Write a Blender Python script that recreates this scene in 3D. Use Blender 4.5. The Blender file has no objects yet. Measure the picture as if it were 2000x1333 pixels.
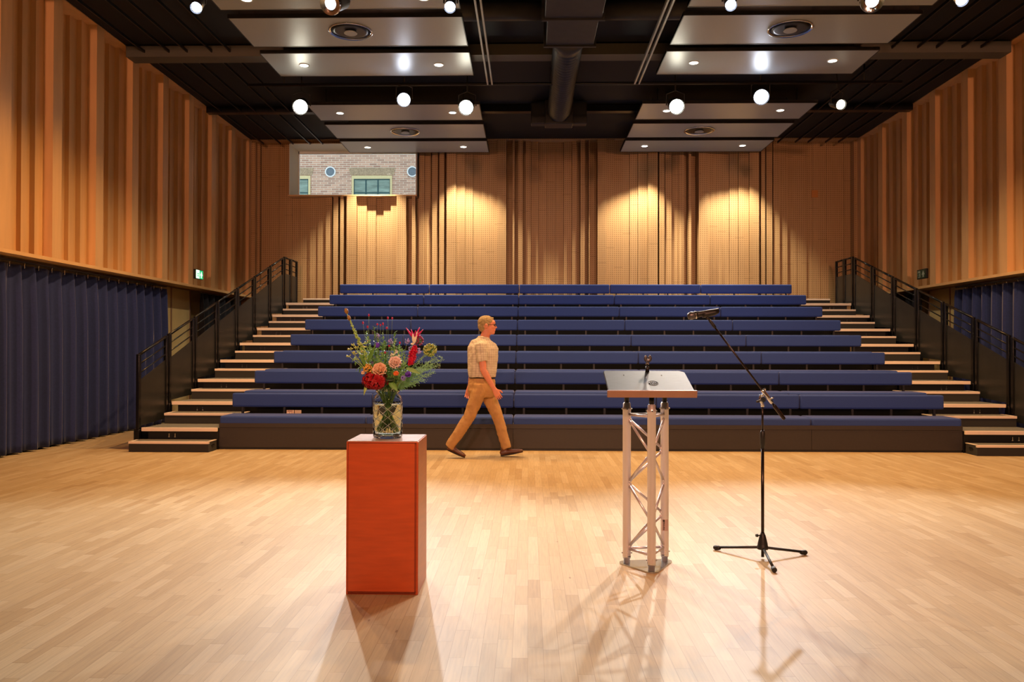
import bpy, bmesh, math, random
from mathutils import Vector, Matrix, Euler
random.seed(7)
S = bpy.context.scene
COL = S.collection
PI = math.pi

# ------------------------------------------------------------ camera
F = 1556.0; CH = 1.33
yaw = math.atan(32 / F); pit = math.atan(15.5 / F); rol = math.atan(.0021)
fwd = Vector((-math.sin(yaw) * math.cos(pit), math.cos(yaw) * math.cos(pit), math.sin(pit)))
r0 = Vector((math.cos(yaw), math.sin(yaw), 0)); u0 = r0.cross(fwd)
rt = r0 * math.cos(rol) + u0 * math.sin(rol); up = u0 * math.cos(rol) - r0 * math.sin(rol)
cd = bpy.data.cameras.new('camera'); cam = bpy.data.objects.new('camera', cd); COL.objects.link(cam)
cd.sensor_width = 36; cd.lens = F / 2000 * 36; cd.clip_start = .05; cd.clip_end = 200
M4 = Matrix((rt, up, -fwd)).transposed().to_4x4(); M4.translation = Vector((0, 0, CH))
cam.matrix_world = M4
S.camera = cam
def at(x, y, Y):
    """point of the room plane at depth Y seen at (x, y) in the 2000x1333 frame (used for measuring)"""
    d = fwd + rt * ((x - 1000) / F) - up * ((y - 666.5) / F)
    return Vector((0, 0, CH)) + d * (Y / d.y)

# ------------------------------------------------------------ view, world, lights
S.view_settings.view_transform = 'Standard'; S.view_settings.look = 'None'
S.view_settings.gamma = 1; S.view_settings.exposure = 0.26; S.view_settings.use_curve_mapping = False
W = bpy.data.worlds.new('overcast_daylight'); S.world = W; W.use_nodes = True
W.node_tree.nodes['Background'].inputs[0].default_value = (.86, .93, 1, 1)
W.node_tree.nodes['Background'].inputs[1].default_value = 1.35

COOL = (.80, .88, 1.0); WARM = (1.0, .94, .82); AMBER = (1.0, .44, .25); DOWN = (1.0, .86, .62); ADDED_ORANGE = (1.0, .54, .20)
# hung theatre lanterns: x, y, z, aim point, colour, watts, cone deg, lens diameter
LANTERNS = [
    (-3.70, 12.8, 5.25, (-2.0, 1.6, 0), WARM, 740, 50, .22, 'warm white lantern on the far bar, above the upper window'),
    (-2.02, 12.8, 5.36, (-.9, 1.4, 0), COOL, 980, 50, .20, 'cool white lantern on the far bar, left of the ceiling duct beside a warm one'),
    (-1.01, 12.8, 5.23, (-1.8, 1.6, 0), WARM, 560, 50, .22, 'warm white lantern on the far bar, nearest left of the ceiling duct'),
    (2.37, 12.8, 5.23, (2.3, 1.6, 0), WARM, 740, 50, .22, 'warm white lantern on the far bar, nearest right of the ceiling duct'),
    (3.72, 12.8, 5.38, (1.6, 1.4, 0), COOL, 1080, 50, .22, 'cool white lantern on the far bar, right of the ceiling duct'),
]
ADDED_WASH = [(-4.6, 2000, 1, (-6.6, 12, 3.9), 54), (-2.6, 560, 0, (-1.8, 12.5, 1.3), 34), (-.6, 1300, 1, (-.6, 9.5, .6), 50), (1.6, 1300, 1, (1.8, 9.5, .6), 50), (3.8, 560, 0, (3.2, 12.5, 1.3), 34), (5.6, 2000, 1, (7.6, 12, 3.9), 54)]   # unseen front wash lanterns added behind the camera
W_ADDED_WASH = 1.0; W_DOWN = 1.0; W_WALL = .82
# ------------------------------------------------------------ helpers
def link(o, parent=None):
    COL.objects.link(o)
    if parent: o.parent = parent
    return o
def empty(name, label, cat, loc=(0, 0, 0), rz=0, group=None):
    o = link(bpy.data.objects.new(name, None)); o.location = loc; o.rotation_euler = (0, 0, rz)
    o.empty_display_size = .1
    return tag(o, label, cat, group)
def tag(o, label=None, cat=None, group=None, kind=None):
    if label: o['label'] = label
    if cat: o['category'] = cat
    if group: o['group'] = group
    if kind: o['kind'] = kind
    return o
def struct(o): o['kind'] = 'structure'; return o
def obj(name, bm, mat, parent=None, smooth=False, loc=None):
    me = bpy.data.meshes.new(name); bm.normal_update(); bm.to_mesh(me); bm.free()
    mats = mat if isinstance(mat, (list, tuple)) else [mat]
    for m in mats: me.materials.append(m)
    if smooth:
        for p in me.polygons: p.use_smooth = True
    o = bpy.data.objects.new(name, me)
    if loc: o.location = loc
    return link(o, parent)
def copy_tree(o, parent=None):
    c = o.copy(); COL.objects.link(c); c.parent = parent
    for ch in list(o.children): copy_tree(ch, c)
    return c
def box(bm, x0, x1, y0, y1, z0, z1, bev=0, seg=2, mi=0):
    v = [bm.verts.new((x, y, z)) for x in (x0, x1) for y in (y0, y1) for z in (z0, z1)]
    fs = [bm.faces.new([v[i] for i in q]) for q in ((0, 1, 3, 2), (4, 6, 7, 5), (0, 4, 5, 1), (2, 3, 7, 6), (0, 2, 6, 4), (1, 5, 7, 3))]
    for f in fs: f.material_index = mi
    if bev:
        es = list({e for f in fs for e in f.edges})
        r = bmesh.ops.bevel(bm, geom=es, offset=bev, segments=seg, affect='EDGES', profile=.5)
        for f in r['faces']: f.material_index = mi; f.smooth = True
    return fs
def frame_of(d):
    d = d.normalized(); a = Vector((0, 0, 1)) if abs(d.z) < .9 else Vector((0, 1, 0))
    x = d.cross(a).normalized(); return x, d.cross(x).normalized()
def tube(bm, pts, rad, n=12, cap=True, ref=None, mi=0):
    """lofted tube; rad: number, list of numbers or list of (rx, ry)"""
    pts = [Vector(p) for p in pts]; k = len(pts)
    rs = rad if isinstance(rad, (list, tuple)) else [rad] * k
    rings = []; px = None
    for i, p in enumerate(pts):
        d = (pts[min(i + 1, k - 1)] - pts[max(i - 1, 0)])
        if ref is not None:
            dn = d.normalized(); x = Vector(ref); x = (x - dn * x.dot(dn)).normalized(); y = dn.cross(x)
        elif px is None: x, y = frame_of(d)
        else:
            dn = d.normalized(); x = (px - dn * px.dot(dn)).normalized(); y = dn.cross(x)
        px = x
        a, b = rs[i] if isinstance(rs[i], (list, tuple)) else (rs[i], rs[i])
        rings.append([bm.verts.new(p + x * (a * math.cos(2 * PI * j / n)) + y * (b * math.sin(2 * PI * j / n))) for j in range(n)])
    for r1, r2 in zip(rings, rings[1:]):
        for j in range(n):
            f = bm.faces.new((r1[j], r1[(j + 1) % n], r2[(j + 1) % n], r2[j])); f.smooth = True; f.material_index = mi
    if cap:
        for r in (rings[0][::-1], rings[-1]):
            f = bm.faces.new(r); f.material_index = mi
    return rings
def lathe(bm, prof, c=(0, 0, 0), n=24, cap0=True, cap1=True):
    """prof: (r, z) list around the z axis"""
    rings = [[bm.verts.new((c[0] + r * math.cos(2 * PI * j / n), c[1] + r * math.sin(2 * PI * j / n), c[2] + z)) for j in range(n)] for r, z in prof]
    for r1, r2 in zip(rings, rings[1:]):
        for j in range(n):
            f = bm.faces.new((r1[j], r1[(j + 1) % n], r2[(j + 1) % n], r2[j])); f.smooth = True
    if cap0: bm.faces.new(rings[0][::-1])
    if cap1: bm.faces.new(rings[-1])
def ball(bm, c, r, seg=12, rings=8, sc=(1, 1, 1), rot=None):
    m = Matrix.Translation(Vector(c)) @ (rot.to_matrix().to_4x4() if rot else Matrix()) @ Matrix.Diagonal((r * sc[0], r * sc[1], r * sc[2], 1))
    res = bmesh.ops.create_uvsphere(bm, u_segments=seg, v_segments=rings, radius=1, matrix=m)
    for v in res['verts']:
        for f in v.link_faces: f.smooth = True
def NB(): return bmesh.new()

# ------------------------------------------------------------ materials
def new_mat(name):
    m = bpy.data.materials.new(name); m.use_nodes = True
    return m, m.node_tree, m.node_tree.nodes['Principled BSDF']
def lin(c):
    return tuple(((x / 255) / 12.92 if x <= 10 else (((x / 255) + .055) / 1.055) ** 2.4) for x in c) + (1,)
def mat(name, rgb, rough=.5, metal=0, var=0.0, scale=20, bump=0, spec=.5, stretch=(1, 1, 1), **kw):
    m, t, b = new_mat(name); c = lin(rgb)
    b.inputs['Base Color'].default_value = c; b.inputs['Roughness'].default_value = rough
    b.inputs['Metallic'].default_value = metal; b.inputs['Specular IOR Level'].default_value = spec
    for k, v in kw.items(): b.inputs[k.replace('_', ' ')].default_value = v
    if var or bump:
        tc = t.nodes.new('ShaderNodeTexCoord'); mp = t.nodes.new('ShaderNodeMapping'); mp.inputs['Scale'].default_value = stretch
        nz = t.nodes.new('ShaderNodeTexNoise'); nz.inputs['Scale'].default_value = scale; nz.inputs['Detail'].default_value = 5
        t.links.new(tc.outputs['Object'], mp.inputs[0]); t.links.new(mp.outputs[0], nz.inputs['Vector'])
        if var:
            r = t.nodes.new('ShaderNodeValToRGB')
            r.color_ramp.elements[0].position = .3; r.color_ramp.elements[1].position = .7
            r.color_ramp.elements[0].color = tuple(x * (1 - var) for x in c[:3]) + (1,)
            r.color_ramp.elements[1].color = tuple(min(1, x * (1 + var)) for x in c[:3]) + (1,)
            t.links.new(nz.outputs['Fac'], r.inputs[0]); t.links.new(r.outputs[0], b.inputs['Base Color'])
        if bump:
            bp = t.nodes.new('ShaderNodeBump'); bp.inputs['Strength'].default_value = bump; bp.inputs['Distance'].default_value = .002
            t.links.new(nz.outputs['Fac'], bp.inputs['Height']); t.links.new(bp.outputs[0], b.inputs['Normal'])
    return m
def emit(name, rgb, strength):
    m, t, b = new_mat(name); c = lin(rgb)
    b.inputs['Base Color'].default_value = c; b.inputs['Emission Color'].default_value = c
    b.inputs['Emission Strength'].default_value = strength
    return m
class G:
    """terse node graph"""
    def __init__(s, t): s.t = t
    def n(s, typ, **kw):
        nd = s.t.nodes.new(typ)
        for k, v in kw.items(): setattr(nd, k, v)
        return nd
    def m(s, op, a, b=None, c=None):
        nd = s.n('ShaderNodeMath', operation=op)
        for i, v in enumerate((a, b, c)):
            if v is None: continue
            if isinstance(v, (int, float)): nd.inputs[i].default_value = v
            else: s.t.links.new(v, nd.inputs[i])
        return nd.outputs[0]
    def l(s, a, b): s.t.links.new(a, b)
    def xyz(s, coord='Object'):
        tc = s.n('ShaderNodeTexCoord'); sp = s.n('ShaderNodeSeparateXYZ'); s.l(tc.outputs[coord], sp.inputs[0]); return sp.outputs, tc.outputs[coord]
    def comb(s, x, y, z=0):
        nd = s.n('ShaderNodeCombineXYZ')
        for i, v in enumerate((x, y, z)):
            if isinstance(v, (int, float)): nd.inputs[i].default_value = v
            else: s.l(v, nd.inputs[i])
        return nd.outputs[0]
    def mix(s, f, a, b, blend='MIX'):
        nd = s.n('ShaderNodeMix', data_type='RGBA', blend_type=blend)
        for i, v in ((0, f), (6, a), (7, b)):
            if isinstance(v, (int, float)): nd.inputs[i].default_value = v
            elif isinstance(v, tuple): nd.inputs[i].default_value = v
            else: s.l(v, nd.inputs[i])
        return nd.outputs[2]
def ramp(g, fac, stops):
    r = g.n('ShaderNodeValToRGB'); e = r.color_ramp.elements
    while len(e) < len(stops): e.new(.5)
    for i, (p, c) in enumerate(stops): e[i].position = p; e[i].color = c
    g.l(fac, r.inputs[0]); return r.outputs[0]

def floor_material():
    m, t, b = new_mat('beech_strip_floor'); g = G(t); (x, y, z), co = g.xyz()
    w = .068; u = g.m('DIVIDE', x, w); row = g.m('FLOOR', u)
    wn = g.n('ShaderNodeTexWhiteNoise', noise_dimensions='1D'); g.l(row, wn.inputs['W'])
    v = g.m('ADD', g.m('DIVIDE', y, .46), g.m('MULTIPLY', wn.outputs['Value'], 13.7))
    v = g.m('ADD', v, g.m('MULTIPLY', g.m('SINE', g.m('MULTIPLY', v, 2.1)), .28))
    cell = g.m('FLOOR', v)
    w2 = g.n('ShaderNodeTexWhiteNoise', noise_dimensions='2D'); g.l(g.comb(row, cell), w2.inputs['Vector'])
    base = ramp(g, w2.outputs['Value'], [(0, lin((184, 160, 120))), (.12, lin((194, 172, 132))), (.65, lin((201, 181, 143))), (1, lin((210, 193, 158)))])
    gr = g.n('ShaderNodeTexNoise'); gr.inputs['Scale'].default_value = 1; gr.inputs['Detail'].default_value = 6
    g.l(g.comb(g.m('MULTIPLY', x, 90), g.m('ADD', g.m('MULTIPLY', y, 5), g.m('MULTIPLY', w2.outputs['Value'], 50)), g.m('MULTIPLY', cell, 3.1)), gr.inputs['Vector'])
    base = g.mix(.30, base, ramp(g, gr.outputs['Fac'], [(.3, lin((150, 112, 74))), (.62, lin((235, 214, 180)))]), 'MULTIPLY')
    big = g.n('ShaderNodeTexNoise'); big.inputs['Scale'].default_value = .8; big.inputs['Detail'].default_value = 4; g.l(co, big.inputs['Vector'])
    base = g.mix(g.m('MULTIPLY', big.outputs['Fac'], .22), base, lin((170, 148, 122)))
    # small dark knots and marks
    kn = g.n('ShaderNodeTexVoronoi'); kn.inputs['Scale'].default_value = 1; g.l(g.comb(g.m('MULTIPLY', x, 5.5), g.m('MULTIPLY', y, 2.0)), kn.inputs['Vector'])
    kf = g.m('LESS_THAN', kn.outputs['Distance'], .035)
    base = g.mix(g.m('MULTIPLY', kf, .45), base, lin((96, 62, 36)))
    fu = g.m('FRACT', u); fv = g.m('FRACT', v)
    s1 = g.m('LESS_THAN', g.m('MINIMUM', fu, g.m('SUBTRACT', 1, fu)), .014)
    s2 = g.m('LESS_THAN', g.m('MINIMUM', fv, g.m('SUBTRACT', 1, fv)), .003)
    base = g.mix(g.m('MULTIPLY', g.m('MAXIMUM', s1, s2), .5), base, lin((110, 78, 48)))
    g.l(base, b.inputs['Base Color'])
    b.inputs['Roughness'].default_value = .46; b.inputs['Specular IOR Level'].default_value = .28
    return m
def perforated(name, ax, rgb, dark):
    """wood veneer boards with a grid of small holes; ax = 0 when the board faces along y, 1 along x"""
    m, t, b = new_mat(name); g = G(t); (x, y, z), co = g.xyz(); h = (x, y)[ax]
    p = .047
    fx = g.m('SUBTRACT', g.m('FRACT', g.m('DIVIDE', h, p)), .5); fz = g.m('SUBTRACT', g.m('FRACT', g.m('DIVIDE', z, p)), .5)
    d = g.m('SQRT', g.m('ADD', g.m('MULTIPLY', fx, fx), g.m('MULTIPLY', fz, fz)))
    hole = g.m('SUBTRACT', 1, g.n('ShaderNodeMapRange').outputs[0])
    mr = g.n('ShaderNodeMapRange'); mr.inputs[1].default_value = .20; mr.inputs[2].default_value = .36; g.l(d, mr.inputs[0])
    hole = g.m('SUBTRACT', 1, mr.outputs[0])
    w = g.n('ShaderNodeTexWhiteNoise', noise_dimensions='1D'); g.l(g.m('FLOOR', g.m('DIVIDE', h, .19)), w.inputs['W'])
    nz = g.n('ShaderNodeTexNoise'); nz.inputs['Scale'].default_value = 3; nz.inputs['Detail'].default_value = 4
    g.l(g.comb(g.m('MULTIPLY', h, 14), g.m('MULTIPLY', z, .8)), nz.inputs['Vector'])
    c = lin(rgb)
    base = g.mix(nz.outputs['Fac'], tuple(k * .82 for k in c[:3]) + (1,), tuple(min(1, k * 1.14) for k in c[:3]) + (1,))
    base = g.mix(g.m('MULTIPLY', w.outputs['Value'], .18), base, lin((150, 112, 66)))
    # board joints across the height
    fz2 = g.m('FRACT', g.m('DIVIDE', g.m('ADD', z, g.m('MULTIPLY', w.outputs['Value'], 2.4)), 2.4))
    base = g.mix(g.m('MULTIPLY', g.m('LESS_THAN', fz2, .003), .6), base, lin(dark))
    base = g.mix(g.m('MULTIPLY', hole, .48), base, lin(dark))
    g.l(base, b.inputs['Base Color']); b.inputs['Roughness'].default_value = .5; b.inputs['Specular IOR Level'].default_value = .3
    return m
def brick_material():
    m, t, b = new_mat('pale_brick'); g = G(t); (x, y, z), co = g.xyz()
    bt = g.n('ShaderNodeTexBrick'); bt.inputs['Scale'].default_value = 1
    bt.inputs['Brick Width'].default_value = .23; bt.inputs['Row Height'].default_value = .0632; bt.inputs['Mortar Size'].default_value = .0055
    bt.inputs['Color1'].default_value = lin((206, 164, 140)); bt.inputs['Color2'].default_value = lin((168, 130, 112)); bt.inputs['Mortar'].default_value = lin((226, 218, 198))
    g.l(g.comb(x, z, 0), bt.inputs['Vector']); g.l(bt.outputs['Color'], b.inputs['Base Color']); b.inputs['Roughness'].default_value = .9
    return m

MT = dict(
    floor=floor_material(),
    side_wood=mat('smooth_oak_veneer', (208, 166, 118), .45, var=.08, scale=3, stretch=(3, 3, .3), spec=.3),
    ledge=mat('pale_oak_edge', (216, 176, 124), .45, var=.06, scale=4),
    perf=perforated('perforated_oak_panel', 0, (188, 152, 108), (92, 64, 36)),
    perf_side=mat('oak_reveal', (188, 146, 92), .5),
    slot=mat('dark_slot', (70, 46, 28), .8),
    black=mat('black_painted_ceiling', (14, 15, 18), .8, var=.15, scale=6),
    cloud=mat('grey_acoustic_panel', (160, 170, 176), .36, var=.05, scale=30, stretch=(1, 12, 1), spec=.35),
    steel=mat('black_steel', (24, 24, 26), .35, metal=.3),
    rail=mat('black_satin_steel', (18, 18, 20), .28, metal=.4),
    panel=mat('black_guard_panel', (34, 34, 32), .35, var=.15, scale=8),
    board=mat('dark_brown_black_board', (44, 38, 36), .5, var=.08, scale=30),
    carpet=mat('charcoal_carpet', (104, 102, 94), .95, var=.3, scale=220, bump=.6),
    boxcarpet=mat('dark_carpet', (46, 45, 43), .95, var=.35, scale=200, bump=.5),
    nosing=mat('pale_aluminium_nosing', (232, 214, 196), .4, metal=.0),
    blue=mat('navy_wool_upholstery', (34, 60, 128), .85, var=.10, scale=240, bump=.25, Sheen_Weight=.12, Sheen_Roughness=.4),
    curtain=mat('navy_velvet', (30, 44, 98), .9, var=.12, scale=40, Sheen_Weight=.5, Sheen_Roughness=.35),
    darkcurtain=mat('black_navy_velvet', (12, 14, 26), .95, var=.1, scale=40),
    duct=mat('dark_grey_duct', (58, 58, 58), .5, metal=.4, var=.1, scale=8),
    chrome=mat('polished_chrome', (215, 216, 220), .12, metal=1),
    alu=mat('brushed_aluminium', (214, 208, 212), .3, metal=.6, var=.06, scale=30, stretch=(1, 1, .05)),
    alu2=mat('polished_aluminium_plate', (190, 200, 204), .15, metal=.9),
    redwood=mat('red_stained_plywood', (200, 88, 42), .35, var=.10, scale=5, stretch=(1, 1, 8)),
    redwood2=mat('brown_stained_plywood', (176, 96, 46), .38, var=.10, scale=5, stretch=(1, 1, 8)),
    tabletop=mat('pale_worn_top', (190, 168, 158), .25, var=.08, scale=12),
    seam=mat('dark_red_seam', (70, 20, 12), .6),
    desk=mat('black_lectern_top', (30, 35, 38), .5, var=.4, scale=14, stretch=(1, 6, 1), spec=.22),
    desklip=mat('taupe_lectern_lip', (150, 116, 96), .4, var=.05),
    matt=mat('matt_black_plastic', (20, 20, 21), .5),
    brownblack=mat('black_tube_finish', (46, 38, 36), .25, metal=.6),
    micgrey=mat('grey_mic_grille', (92, 92, 96), .4, metal=.6, var=.3, scale=500),
    skin=mat('fair_ruddy_skin', (214, 138, 112), .5, var=.06, scale=30),
    hair=mat('grey_blond_hair', (150, 130, 92), .7, var=.35, scale=90, stretch=(1, 1, .3)),
    khaki=mat('khaki_cotton', (178, 138, 88), .85, var=.10, scale=14, bump=.3),
    belt=mat('dark_belt', (40, 30, 26), .5),
    leather=mat('brown_shoe_leather', (92, 52, 36), .4, var=.12, scale=20),
    sole=mat('dark_sole', (34, 26, 22), .7),
    cream=mat('cream_paint', (214, 200, 150), .5, var=.03),
    reveal=mat('white_reveal', (226, 224, 206), .6),
    doorwood=mat('brown_door_veneer', (206, 186, 136), .45, var=.05, scale=4),
    doorgap=mat('door_edge_strip', (150, 118, 104), .4, metal=.3),
    brick=brick_material(),
    arch=mat('brick_arch', (172, 150, 122), .9, var=.3, scale=30),
    teal=mat('teal_window_frame', (30, 72, 74), .5),
    outglass=mat('reflecting_window_glass', (120, 140, 130), .06, metal=.5, var=.4, scale=5, stretch=(.4, 1, 2)),
    white=mat('white_paint', (232, 238, 238), .5),
    ventgrey=mat('grey_vent_slats', (120, 136, 148), .5),
    bodygrey=mat('lantern_grey', (60, 60, 64), .4, metal=.5),
)
m, t, b = new_mat('check_shirt'); g = G(t); (x, y, z), co = g.xyz()
f1 = g.m('GREATER_THAN', g.m('SINE', g.m('MULTIPLY', z, 300)), .35); f2 = g.m('GREATER_THAN', g.m('SINE', g.m('MULTIPLY', g.m('ADD', x, g.m('MULTIPLY', y, .6)), 190)), .45)
bs = g.mix(g.m('MULTIPLY', f1, .5), lin((212, 204, 188)), lin((138, 108, 82))); bs = g.mix(g.m('MULTIPLY', f2, .3), bs, lin((140, 122, 108)))
g.l(bs, b.inputs['Base Color']); b.inputs['Roughness'].default_value = .9; MT['shirt'] = m
def glass(name, rgb, rough=0.0, ior=1.45):
    m, t, b = new_mat(name); b.inputs['Base Color'].default_value = lin(rgb); b.inputs['Roughness'].default_value = rough
    b.inputs['Transmission Weight'].default_value = 1; b.inputs['IOR'].default_value = ior; return m
m, t, b = new_mat('window_glass'); g = G(t); tr = g.n('ShaderNodeBsdfTransparent'); tr.inputs[0].default_value = (.94, .98, .98, 1); gl = g.n('ShaderNodeBsdfGlossy'); gl.inputs['Roughness'].default_value = .02
fr = g.n('ShaderNodeFresnel'); fr.inputs[0].default_value = 1.3; mx = g.n('ShaderNodeMixShader'); g.l(fr.outputs[0], mx.inputs[0]); g.l(tr.outputs[0], mx.inputs[1]); g.l(gl.outputs[0], mx.inputs[2]); g.l(mx.outputs[0], t.nodes['Material Output'].inputs[0]); MT['pane'] = m
# ------------------------------------------------------------ room
XL, XR, YB, HC = -6.2, 7.25, 17.6, 5.975      # face planes of the panelled walls, ceiling height
ZF = 2.46                                      # underside of the wall panelling
YF = -7.0                                      # wall behind the camera
bm = NB(); box(bm, -7.4, 8.5, YF - .3, 18.6, -.12, 0); struct(obj('floor', bm, MT['floor']))
bm = NB(); box(bm, -7.4, 8.5, YF - .3, 18.6, HC + .02, HC + .3)
struct(obj('ceiling', bm, MT['black']))

def side_wall(name, X, s, start, period):
    """s = -1 left wall (recesses go to -x), +1 right wall; pockets step back .13/.20/.26"""
    bm = NB(); pts = []
    k0 = int((YF - start) / period) - 1; k = k0
    prof = [(0, 0), (.20, 0)]
    seg = (period - .20) / 5
    for i, d in enumerate((.13, .20, .26, .20, .13)):
        prof += [(.20 + seg * i, d), (.20 + seg * (i + 1), d)]
    ys = []
    while start + k * period < YB + .3:
        for (a, d) in prof: ys.append((start + k * period + a, d))
        k += 1
    ys = [(min(max(y, YF), YB + .3), d) for y, d in ys]
    q = []
    for p in ys:
        if not q or (abs(q[-1][0] - p[0]) > 1e-5 or abs(q[-1][1] - p[1]) > 1e-5): q.append(p)
    z0, z1 = ZF + .04, HC
    for (ya, da), (yb, db) in zip(q, q[1:]):
        if abs(ya - yb) < 1e-6 and abs(da - db) < 1e-6: continue
        P = [(X + s * da, ya, z0), (X + s * db, yb, z0), (X + s * db, yb, z1), (X + s * da, ya, z1)]
        if s > 0: P = P[::-1]
        bm.faces.new([bm.verts.new(p) for p in P])
    # soffit and outer skin closing the pockets
    box(bm, *sorted((X, X + s * .45)), YF, YB + .3, HC, HC + .015)
    box(bm, *sorted((X + s * .36, X + s * .45)), YF, YB + .4, ZF, HC)
    # lower wall set back behind the curtains
    box(bm, *sorted((X + s * .40, X + s * .50)), YF, YB + .4, 0, ZF, mi=1)
    w = obj(name, bm, [MT['side_wood'], MT['lower']])
    return struct(w)
MT['lower'] = mat('cream_lower_wall', (206, 190, 140), .6, var=.03)
side_wall('wall_left', XL, -1, 10.231, 1.039)
side_wall('wall_right', XR, 1, 12.21, 1.0605)
for nm, X, s in (('trim_1', XL, -1), ('trim_2', XR, 1)):
    bm = NB(); box(bm, *sorted((X - s * .012, X + s * .34)), YF, YB + .3, ZF, ZF + .045)
    struct(obj(nm, bm, MT['ledge']))

# back wall: boards of different depth, slots between some of them, opening for the upper window
cols = [(487, .05), (497, .16), (503, .26), (520, .255), (538, .26), (553, .255), (564, .26), (579, .26), (597, .235), (600, .22), (616, .19), (633, .14), (645.6, .42), (649, .08), (659, .42), (663.6, .04), (670, .42),
    (677, 0), (696, .13), (714, .20), (731, .26), (746, .20), (761, .13), (774.5, 0), (793, .42), (804, .04), (810.6, .42), (816.6, .16), (827, .20), (839, .42), (842.5, .12), (854, .42), (857.5, .05), (867, .42),
    (872, 0), (891, .06), (908, .10), (923.5, .13), (940, .10), (955, .06), (971, 0), (989, .42), (1001, .04), (1005, .42), (1012, .08), (1021, .42), (1026.4, .14), (1037, .20), (1052, .26), (1069, .255), (1086, .26), (1102, .20), (1118, .14),
    (1128, .42), (1134, .08), (1143, .42), (1150, .04), (1152.5, .42), (1167, 0), (1185, .06), (1200, .10), (1215.6, .13), (1231, .10), (1247, .06), (1265.6, 0), (1285, .42), (1288.4, .05), (1299, .42), (1301, .12), (1314, .42), (1315.6, .20), (1328.7, .18), (1340, .42),
    (1346.5, .08), (1352, .42), (1365, 0), (1384, .06), (1397, .10), (1412, .13), (1427, .10), (1444, .06), (1464, 0), (1483, .42), (1488, .04), (1496, .42), (1499, .08), (1511, .42), (1514, .14), (1527, .20), (1544, .26), (1564, .27), (1584, .30),
    (1597, .295), (1612, .30), (1624, .295), (1641, .30), (1659, .295), (1672, .1), (1684, .1)]
def wx(px): return at(px, 450, YB).x
OX0, OX1, OZ0, OZ1 = wx(564), wx(812), 4.755, 5.90
bm = NB()
for (a, d), (b_, d2) in zip(cols, cols[1:] + [(1690, .1)]):
    x0, x1 = wx(a), wx(b_); mi = 0; d = .30 if d > .4 else d
    spans = [(0, HC)]
    if x1 > OX0 + .01 and x0 < OX1 - .01: spans = [(0, OZ0)]
    if a == 804: pass
    for z0, z1 in spans: box(bm, x0, x1 - .003, YB + d, YB + .46, z0, z1, mi=mi)
for x0, x1 in ((wx(470), wx(487)), ): box(bm, x0, x1, YB + .05, YB + .46, 0, HC)
box(bm, OX0, OX1, YB + .10, YB + .46, OZ1, HC)
box(bm, -7.4, OX0 - .0, YB + .46, YB + .66, 0, HC, mi=1); box(bm, OX1, 8.4, YB + .46, YB + .66, 0, HC, mi=1)
box(bm, OX0, OX1, YB + .46, YB + .66, 0, OZ0, mi=1); box(bm, OX0, OX1, YB + .46, YB + .66, OZ1, HC, mi=1)
box(bm, XL - .45, XR + .45, YB, YB + .46, HC, HC + .018)
struct(obj('wall_back', bm, [MT['perf'], MT['slot']]))
bm = NB(); box(bm, -7.4, 8.4, YF - .2, YF, 0, HC); struct(obj('wall_front', bm, mat('dark_stage_wall', (60, 44, 38), .8)))
# upper window: reveal, frame, pane
w = struct(empty('window_1', 'wide upper window in the back wall looking out on brickwork', 'window', (0, 0, 0)))
del w['category']; del w['label']
bm = NB(); YW = 18.28
box(bm, OX0, OX0 + .012, YB + .0, YW, OZ0, OZ1); box(bm, OX1 - .003, OX1 + .012, YB + .0, YW, OZ0, OZ1)
box(bm, OX0, OX1, YB, YW, OZ1 - .012, OZ1); struct(obj('window_reveal', bm, MT['reveal'], w))
bm = NB(); box(bm, OX0 - .02, OX1 + .02, YB - .004, YW, OZ0 - .03, OZ0); struct(obj('window_sill', bm, MT['ledge'], w))
bm = NB()
box(bm, OX0, OX0 + .03, YW, YW + .05, OZ0, OZ1); box(bm, OX1 - .02, OX1, YW, YW + .05, OZ0, OZ1)
box(bm, OX0, OX1, YW, YW + .05, OZ1 - .07, OZ1); box(bm, OX0, OX1, YW, YW + .05, OZ0, OZ0 + .01); struct(obj('window_frame', bm, MT['white'], w))
bm = NB(); box(bm, OX0 + .02, OX1 - .02, YW + .02, YW + .03, OZ0 + .01, OZ1 - .07); struct(obj('window_pane', bm, MT['pane'], w))

# doors behind the curtains
def door(name, X, s, y0, y1, plate):
    d = struct(empty(name, '', '', (X, 0, 0)));
    bm = NB(); box(bm, *sorted((0, s * .06)), y0, y1, .01, 2.44); struct(obj('door_leaf', bm, MT['doorwood'], d))
    bm = NB()
    for yy in (y0, (y0 + y1) / 2 - .1, y1 - .04): box(bm, *sorted((-s * .012, 0)), yy, yy + .035, .01, 2.44)
    struct(obj('door_frame', bm, MT['doorgap'], d))
    if plate:
        bm = NB(); box(bm, *sorted((-s * .02, 0)), y0 + .95, y0 + 1.3, 1.22, 1.25); box(bm, *sorted((-s * .01, 0)), y0 + .95, y0 + 1.2, 1.0, 1.12)
        struct(obj('door_handle', bm, MT['steel'], d))
    for k in ('label', 'category'):
        if k in d: del d[k]
door('door_1', XL - .33, -1, 13.75, 15.25, True); door('door_2', XR + .33, 1, 13.85, 15.25, False)

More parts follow.
